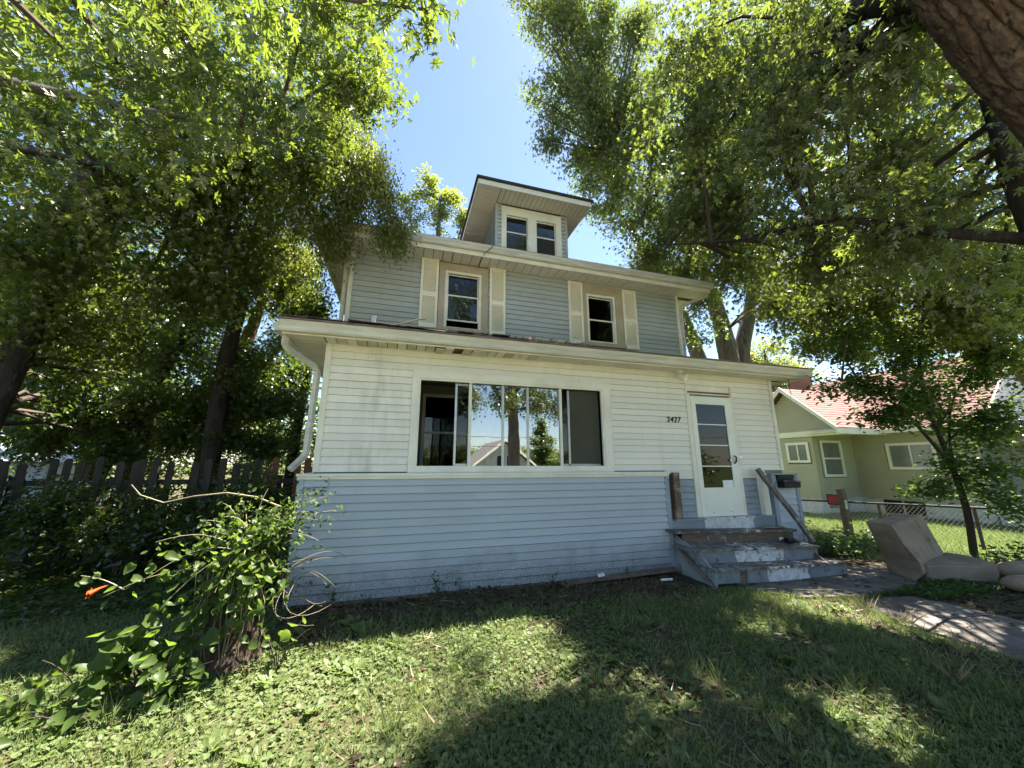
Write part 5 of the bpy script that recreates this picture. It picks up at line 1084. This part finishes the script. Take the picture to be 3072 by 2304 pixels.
vine('long_tendril', 'pale bare tendril waving out left above the stump', [[np.array((STX+.2, STY+.15, 1.25)), np.array((STX-.0, STY+.15, 1.34)), np.array((STX-.25, STY+.15, 1.385)), np.array((STX-.5, STY+.15, 1.36)), np.array((STX-.72, STY+.15, 1.31)), np.array((STX-.90, STY+.15, 1.38)), np.array((STX-.98, STY+.15, 1.47))]], 3, .04, T_OVAL, 'oval', 'vine', rad=.009, jitter=.01)
sprig = [arc((STX-.25, STY-.2, .82), (STX-.82, STY-.2, .66), .04), arc((STX-.7, STY-.2, .70), (STX-.98, STY-.2, .82), .02)]
vine('flowering_sprig', 'creeper sprig with one orange trumpet flower left of the stump', sprig, 14, .07, T_HEART, 'heart', 'vine', jitter=.03)
flw = thing('orange_flower', 'small orange trumpet flower on the sprig left of the stump', 'flower', (STX-.86, STY-.22, .72))
MB().tube([(STX-.80, STY-.2, .74), (STX-.84, STY-.22, .725), (STX-.88, STY-.245, .70)], [.005, .009, .02], 8).build('trumpet', 'flower', flw)
for k in range(5):
    a = k*1.257; c = np.array((STX-.88, STY-.245, .70)); d = np.array((-.02, .5*math.cos(a), .5*math.sin(a)))*.05
    MB().add([c, c+d+np.array((0, .012, .012)), c+d*1.5, c+d+np.array((0, -.012, -.012))], [(0, 1, 2, 3)]).build('petal', 'flower', flw)
loops = MB()
for k in range(7):
    c = np.array((STX+.55+random.uniform(-.1, .2), STY+.1, .45+random.uniform(-.1, .15))); rr = random.uniform(.18, .36); a0 = random.uniform(0, 3)
    loops.tube([c+np.array((rr*math.cos(a0+u), .15*math.sin(u*2+k), rr*.8*math.sin(a0+u))) for u in np.linspace(0, random.uniform(3, 5.2), 18)], .0028, 5)
for k in range(14):
    a = random.uniform(0, 6.28); loops.tube(arc((STX+.2*math.cos(a), STY-.22*abs(math.sin(a)), .02), (STX+.22*math.cos(a+.3), STY-.2*abs(math.sin(a)), random.uniform(.4, .95)), 0, 6, (random.uniform(-.05, .05), -.04, 0)), random.uniform(.003, .006), 5)
tag(loops.build('dry_vine_stems', 'twig2', None, loc=(STX+.5, STY, .05)), 'tangle of bare looping vine stems beside the stump', 'vine stems')
vine('heart_leaf_vine', 'second mass of vine leaves draped down the front of the stump', [arc((STX+.02, STY-.1, .9), (STX+dx, STY-.3, z), .08) for dx, z in ((-.25, .35), (-.05, .3), (.15, .4), (.3, .55), (-.38, .6), (.05, .62))], 200, .075, T_HEART, 'heart', 'vine', jitter=.07, group=VI)
vine('trumpet_creeper', 'second flush of creeper leaflets right of the stump top', [arc((STX+.1, STY, .9), (STX+dx, STY+dy, z), .1) for dx, dy, z in ((.45, .1, 1.2), (.6, .0, .95), (.3, -.1, 1.15), (.5, .2, 1.38), (-.15, -.1, 1.2))], 260, .05, T_OVAL, 'oval', 'vine', jitter=.06, group=VI)
# big-leaved sprouts left and right of the stump
SP = 'big leaved sprouts round the stump'
for (x, y, h, sprd, nl, sz, lab) in ((STX-.42, STY-.30, .55, .45, 52, .13, 'mulberry sprout with large leaves just left of the stump foot'), (STX-.75, STY-.28, .42, .3, 26, .15, 'sprout with the broadest drooping leaves left of the stump'),
      (STX-.25, STY-.5, .35, .35, 50, .10, 'low leafy sprout in front of the stump foot'), (STX+.42, STY-.18, .36, .22, 14, .10, 'thin sprout with few rounded leaves right of the stump'), (STX-1.0, STY-.42, .20, .35, 40, .10, 'patch of round leaved seedlings farthest left of the stump'), (STX-.62, STY-.62, .16, .35, 40, .085, 'patch of round leaved seedlings between stump and camera')):
    z0 = float(gz(x, y)); st_ = [arc((x, y, z0-.02), (x+random.uniform(-sprd, sprd), y+random.uniform(-.25, .1)*sprd*2, z0+h*random.uniform(.5, 1)), .06, 6) for _ in range(7)]
    vine('mulberry_sprout', lab, st_, nl, sz, T_HEART, 'heart', 'vine', 'sprout', jitter=.05, rad=.005, up=.8, group=SP, stem_mat='twig', droop=.35)
# creeper up the house corner
cr = [[np.array((-6.02+random.uniform(-.06, .05), -.16, z+.1*0)) for z in np.linspace(.05, h, 10)] for h in (1.5, 1.45, 1.2, .9)]
cr += [arc((-6.0, -.16, .55), (-5.72, -.15, .52), .05, 6), arc((-6.0, -.16, .95), (-5.8, -.15, .88), .05, 6), arc((-6.0, -.16, 1.32), (-5.62, -.15, 1.36), .03, 6), arc((-6.02, -.17, .3), (-5.78, -.15, .25), .05, 6)]
vine('corner_creeper', 'dark creeper climbing the lower left corner of the house', cr, 170, .05, T_OVAL, 'oval', 'shrub', jitter=.05, up=.2, stem_mat='twig', rad=.004)
# weeds against the wall
WE = 'weeds along the foot of the blue wall'
for (x, h, nl, lab) in ((-4.25, .42, 40, 'tallest weed against the blue wall, below the open window'), (-3.98, .25, 18, 'smaller weed just right of the tallest wall weed'), (-5.45, .30, 26, 'leafy weed at the left end of the blue wall'), (-2.75, .18, 14, 'short weed at the wall below the right window panes'), (-1.55, .2, 16, 'small weed near the right end of the blue wall'), (-5.1, .16, 20, 'low weed second from the left end of the blue wall')):
    y = -.24; z0 = float(gz(x, y)); vine('wall_weed', lab, [arc((x, y, z0-.02), (x+random.uniform(-.14, .14), y+random.uniform(-.06, .04), z0+h*random.uniform(.6, 1)), .02, 6) for _ in range(5)], nl, .042, T_OVAL, 'oval', 'shrub', 'weed', jitter=.025, rad=.003, group=WE, stem_mat='twig')
vine('gutter_weed', 'wispy weeds growing out of the porch gutter between the windows', [arc((x, -.46, 3.34), (x+random.uniform(-.1, .1), -.45, 3.34+random.uniform(.08, .26)), .01, 5) for x in np.linspace(-3.0, -2.2, 14)], 50, .03, T_OVAL, 'oval', 'shrub', 'weed', jitter=.015, rad=.0022)
rl = thing('roof_litter', 'dead twigs and leaves caught in the porch gutter below the left window', 'litter', (-3.6, -.4, 3.4)); rl['kind'] = 'stuff'
nn = 90; P = np.stack([rng.uniform(-4.6, -2.3, nn), rng.uniform(-.5, -.3, nn), np.full(nn, 3.40)], 1); P[:, 2] += (P[:, 1]+.5)*.34+rng.random(nn)*.02
vv_, ff_ = place(T_DIA, P, .05+.05*rng.random(nn), rdir(nn)*np.array((1, 1, .3)), rdir(nn)*.5+np.array((0, 0, 1))); raw_tris('dead_leaves', vv_, ff_, 'litter', rl, 'stuff')
# shrubs: in front of the fence, under the sapling, at the steps
SH = 'shrubs in the shade of the wooden fence'
for (x, y, r, h, nc, lab, mt) in ((-8.7, 2.0, .75, .55, 60, 'dark shrub before the fence post', 'wild'), (-7.6, 1.9, .7, .6, 60, 'dark shrub between the fence post and the house', 'wild'), (-10.0, 1.4, .8, .5, 60, 'low dark shrub at the left picture edge', 'wild'), (-6.75, 1.2, .5, .55, 50, 'shrub pressed against the left side of the house', 'wild'), (-7.0, .2, .45, .3, 40, 'low plant in shadow left of the stump and house corner', 'shrub'), (-9.6, 3.5, .9, .95, 110, 'tangled growth behind the fence near the shed', 'wild'), (-11.2, 3.5, 1.0, .95, 110, 'tangled growth behind the fence at the left edge', 'wild'), (-7.9, 3.7, .9, 1.0, 110, 'tangled growth behind the fence near the house', 'wild'), (-9.8, 2.5, .8, .85, 170, 'vines hanging over the middle of the fence', 'wild'), (-11.4, 2.3, .9, .9, 170, 'vines hanging over the left end of the fence', 'wild'), (-7.2, 2.4, .65, .9, 150, 'vines hanging over the fence beside the house', 'wild'), (-8.45, 2.45, .6, .8, 130, 'dark vines covering the fence boards between post and house', 'wild')):
    t = thing('shrub', lab, 'shrub', (x, y, 0), SH); m = MB(); sk = []
    for q_ in range(6):
        e = (x+random.uniform(-r, r)*.6, y+random.uniform(-r, r)*.5, h*random.uniform(.7, 1.4)); o_, _ = limb_mesh(m, [(x, y, -.02), (x+(e[0]-x)*.4, y+(e[1]-y)*.4, e[2]*.6), e], [.016, .011, .004], 5, 0); sk.append(o_)
    m.build('stems', 'twig', t); crown(t, [((x, y, h), (r, r*.8, h*.85), nc)], np.concatenate(sk), T_OVAL, .085, 16, mt, .2, .4, 0, None, cull=False, twig_r=.003)
for (x, y, r, h, nc, lab) in ((3.3, .35, .7, .28, 70, 'low leafy weeds right of the porch steps'), (4.5, .5, .7, .30, 70, 'low leafy weeds in front of the wooden post'), (4.3, 1.9, .5, .5, 40, 'taller weeds by the wire fence left of the red sign'), (5.0, -1.6, .6, .30, 50, 'weeds behind the dumped chair'), (6.2, -1.7, .6, .8, 60, 'bushy growth at the right picture edge behind the chair')):
    t = thing('weed_patch', lab, 'weeds', (x, y, 0), 'weed patches along the wire fence'); sk = np.array([(x+random.uniform(-r, r)*.7, y+random.uniform(-r, r)*.7, .0) for _ in range(24)])
    crown(t, [((x, y, h*.7), (r, r, h*.8), nc)], sk, T_OVAL, .085, 15, 'shrub', .16, .3, 0, (60, T_OVAL, 'oval'), cull=False, twig_r=.003)

# ------------------------------------------------------------------ lawn: ground ivy, grass, straw, leaf litter
def bare(x, y):
    """0..1 chance that nothing green grows here"""
    m = in_poly(x, y, LAND) | in_poly(x, y, WALK0) | ((x > .33) & (x < 1.5) & (y < -3.2))
    m |= (x > -6.02) & (x < 2.1) & (y > -.11) | (x > -.85) & (x < 1.85) & (y > -.92)
    return m
def soil(x, y):
    s_ = sst(-1.12, -.72, y+.5*(vn(x*2, y*2)-.5))*(x > -5.9)*(x < -.6)*.95
    s_ = np.maximum(s_, .92*np.exp(-((x+1.15)**2/.05+(y+2.32)**2/.035)))
    s_ = np.maximum(s_, .9*np.exp(-((x+1.25)**2/.03+(y+3.25)**2/.02)))
    d = (x-.30)+.25*(y+1.6); edge = np.abs((x+.05)-(-.45*(y+1.3)*.35)); s_ = np.maximum(s_, .8*np.exp(-((x-.1-.18*np.sin(y*3))**2/.03))*(y < -1.25))
    s_ = np.maximum(s_, .85*sst(1.5, 1.8, x)*(y < -1.5)*(x < 3.4)*(vn(x*3, y*3) > .35))
    s_ = np.maximum(s_, .5*(vn(x*2.2+5, y*2.2+3) > .74))
    return s_
def scat(n, x0, x1, y0, y1, dens):
    x = rng.uniform(x0, x1, n); y = rng.uniform(y0, y1, n); return_ = ~bare(x, y) & (rng.random(n) < dens(x, y)); return x[return_], y[return_]
def cover(name, label, cat, tpl, n, area, dens, size, h, mat, tipz, tilt):
    x, y = scat(n, *area, dens); k = len(x); P = np.stack([x, y, gz(x, y)+h[0]+(h[1]-h[0])*rng.random(k)**1.5], 1)
    a = rng.uniform(0, 2*math.pi, k); tip = np.stack([np.cos(a), np.sin(a), tipz[0]+(tipz[1]-tipz[0])*rng.random(k)], 1)
    nr = rdir(k)*tilt+np.array((0, -.12, 1.0)); v_, f_ = place(tpl, P, size[0]+(size[1]-size[0])*rng.random(k), tip, nr)
    o = raw_tris(name, v_, f_, mat, None, 'stuff'); o['label'] = label; o['category'] = cat; return o
ivy_d = lambda x, y: (1-soil(x, y))*np.clip(1.7*vn(x*1.3+3, y*1.3)-.05-.35*sst(-2.5, 0, x), .06, 1)
grass_d = lambda x, y: (1-soil(x, y))*np.clip(1.2*vn(x*1.1+13, y*1.1+8)+.1+.5*sst(-3, -.5, x), .15, 1)
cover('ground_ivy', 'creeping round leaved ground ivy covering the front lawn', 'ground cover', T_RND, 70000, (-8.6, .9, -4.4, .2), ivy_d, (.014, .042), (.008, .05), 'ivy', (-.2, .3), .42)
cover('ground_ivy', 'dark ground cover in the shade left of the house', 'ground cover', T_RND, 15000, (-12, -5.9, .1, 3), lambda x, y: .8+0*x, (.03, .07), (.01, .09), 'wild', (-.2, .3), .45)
T_BLADE = (np.array([(-.035, 0, 0), (.035, 0, 0), (.022, .5, .05), (-.022, .5, .05), (.0, 1, .22)], float), np.array([(0, 1, 2), (0, 2, 3), (3, 2, 4)]))
cover('grass', 'short mown grass mixed through the front lawn', 'grass', T_BLADE, 150000, (-8.6, .9, -4.4, .2), grass_d, (.04, .115), (-.005, .0), 'grass', (.5, 2.2), .9)
cover('grass', 'sunlit grass of the neighbouring yard beyond the wire fence', 'grass', T_BLADE, 60000, (3.2, 13.5, -3.5, 6), lambda x, y: .9*((x > 11.3) & (y > 6) < 1)+0*x, (.07, .17), (-.005, .0), 'grass', (.5, 2.0), .9)
cover('grass', 'weedy growth between the walkway slabs and the dumped chair', 'grass', T_OVAL, 2600, (.9, 3.0, -2.0, -1.5), lambda x, y: .9+0*x, (.03, .07), (.01, .07), 'shrub', (-.1, .6), .5)
cover('straw', 'dead straw and dry clippings scattered along the walk edge', 'straw', T_BLADE, 9000, (-6, 1.2, -4.3, -.2), lambda x, y: np.clip(soil(x, y)*(y < -1.0)*.8+.06, 0, 1), (.06, .16), (.002, .03), 'straw', (-.15, .35), .8)
cover('dead_leaves', 'brown leaf litter on the bare soil at the foot of the wall', 'leaf litter', T_HEART, 18000, (-6.2, 3.2, -4.2, -.12), lambda x, y: np.clip(soil(x, y)*.85+.03, 0, 1), (.025, .065), (.004, .035), 'litter', (-.3, .3), .5)
def clumps(name, label, cat, tpl, nc, area, per, rad, size, mat, tz, dens, tilt=.5):
    x, y = scat(nc, *area, dens); k = len(x)*per; X = np.repeat(x, per); Y = np.repeat(y, per); a = rng.uniform(0, 2*math.pi, k); r_ = rad*rng.random(k)
    P = np.stack([X+np.cos(a)*r_, Y+np.sin(a)*r_, np.zeros(k)], 1); P[:, 2] = gz(P[:, 0], P[:, 1])+.004
    g = np.repeat(.6+.7*rng.random(len(x)), per); v_, f_ = place(tpl, P, g*(size[0]+(size[1]-size[0])*rng.random(k)), np.stack([np.cos(a), np.sin(a), tz[0]+(tz[1]-tz[0])*rng.random(k)], 1), rdir(k)*tilt+np.array((0, 0, 1.)))
    o = raw_tris(name, v_, f_, mat, None, 'stuff'); o['label'] = label; o['category'] = cat
clumps('lawn_weeds', 'broad leaved weed rosettes dotted through the front lawn', 'weeds', T_OVAL, 260, (-8, .6, -4.2, -.6), 11, .015, (.06, .13), 'ivy', (.05, .7), lambda x, y: (1-soil(x, y))*.8)
clumps('tall_grass', 'taller uncut grass tufts dotted through the front lawn', 'grass', T_BLADE, 620, (-8, .6, -4.2, -.4), 14, .05, (.06, .15), 'grass', (.8, 3.0), lambda x, y: (1-soil(x, y))*(.3+.6*sst(-4, -1, x)), 1.0)
clumps('dry_twigs', 'dry twigs and stalks lying on the soil below the wall', 'twigs', T_BLADE, 90, (-5.9, -.6, -1.0, -.15), 4, .12, (.10, .24), 'litter', (-.05, .25), lambda x, y: .5+0*x, .9)
# tall dry tufts at the edge of the walk
for (x, y, lab) in ((.38, -1.95, 'pale dry grass tuft at the near corner of the walk slab'), (.36, -2.3, 'pale dry grass tuft halfway along the walk edge'), (.1, -2.9, 'dry grass tuft with long bent blades nearest the camera'), (-.6, -3.1, 'long bent grass blades in the right foreground lawn')):
    k = 16; P = np.stack([x+rng.normal(size=k)*.03, y+rng.normal(size=k)*.03, gz(x, y)+np.zeros(k)], 1); a = rng.uniform(0, 6.28, k)
    v_, f_ = place(T_BLADE, P, .12+.14*rng.random(k), np.stack([np.cos(a)*.6, np.sin(a)*.6, .7+.4*rng.random(k)], 1), rdir(k)); o = raw_tris('grass_tuft', v_, f_, 'straw'); tag(o, lab, 'grass tuft', 'dry tufts by the walk')
# small debris
pk = MB().add([(-2.55,-.30,.06),(-.82,-.34,.12),(-.82,-.24,.13),(-2.55,-.20,.07),(-2.55,-.30,.09),(-.82,-.34,.15),(-.82,-.24,.16),(-2.55,-.20,.10)], [(0,3,2,1),(4,5,6,7),(0,1,5,4),(1,2,6,5),(2,3,7,6),(3,0,4,7)])
tag(pk.build('rotten_plank', 'wood', None, loc=(-1.7, -.27, .08)), 'rotten plank lying at the wall left of the steps', 'plank')
tag(MB().tube([(-1.25, -.52, .085), (-1.08, -.54, .085)], .016, 8).build('paper_tube', 'paper', None, loc=(-1.25, -.52, .085)), 'small white paper tube on the soil left of the steps', 'litter')
tag(MB().tube([(.25, -1.22, .035), (.6, -1.36, .04), (.85, -1.41, .04)], .009, 5).build('pale_stick', 'dry', None, loc=(.25, -1.22, .035)), 'thin pale stick on the slab in front of the steps', 'stick')
tag(MB().tube([(-.35, -1.05, .05), (.0, -1.18, .06)], .008, 5).build('pale_stick', 'dry', None, loc=(-.35, -1.05, .05)), 'thin pale stick in the grass left of the slab', 'stick')
for (x, y, z, lab) in ((-2.05, -.3, .13, 'crumpled white wrapper on the rotten plank'), (1.15, -.45, .45, 'crumpled white paper on the middle step')):
    v = [(x+random.uniform(-.06, .06), y+random.uniform(-.04, .04), z+random.uniform(0, .06)) for _ in range(9)]
    tag(MB().add(v, [(0, 1, 2), (2, 3, 4), (4, 5, 0), (0, 2, 4), (5, 6, 7), (7, 8, 1), (1, 3, 6), (6, 8, 0)]).build('wrapper', 'paper', None, loc=(x, y, z)), lab, 'litter')
tag(MB().tube([(1.26, -.42, .44), (1.38, -.44, .45)], [.05, .042], 9).build('dark_can', 'black', None, loc=(1.26, -.42, .44)), 'dark crushed can on the middle step', 'can')
for k, (x, y, r, lab) in enumerate(((-1.2, -2.2, .09, 'flat pale stone in the bare patch of lawn, far side'), (-1.0, -2.5, .08, 'flat pale stone in the bare patch of lawn, near side'))):
    tag(MB().tube([(x, y, float(gz(x, y))-.02), (x, y, float(gz(x, y))+.018), (x, y, float(gz(x, y))+.026)], [r, r*.95, r*.7], 9, True, .6).build('flat_stone', 'dry', None, True, loc=(x, y, 0)), lab, 'stone')
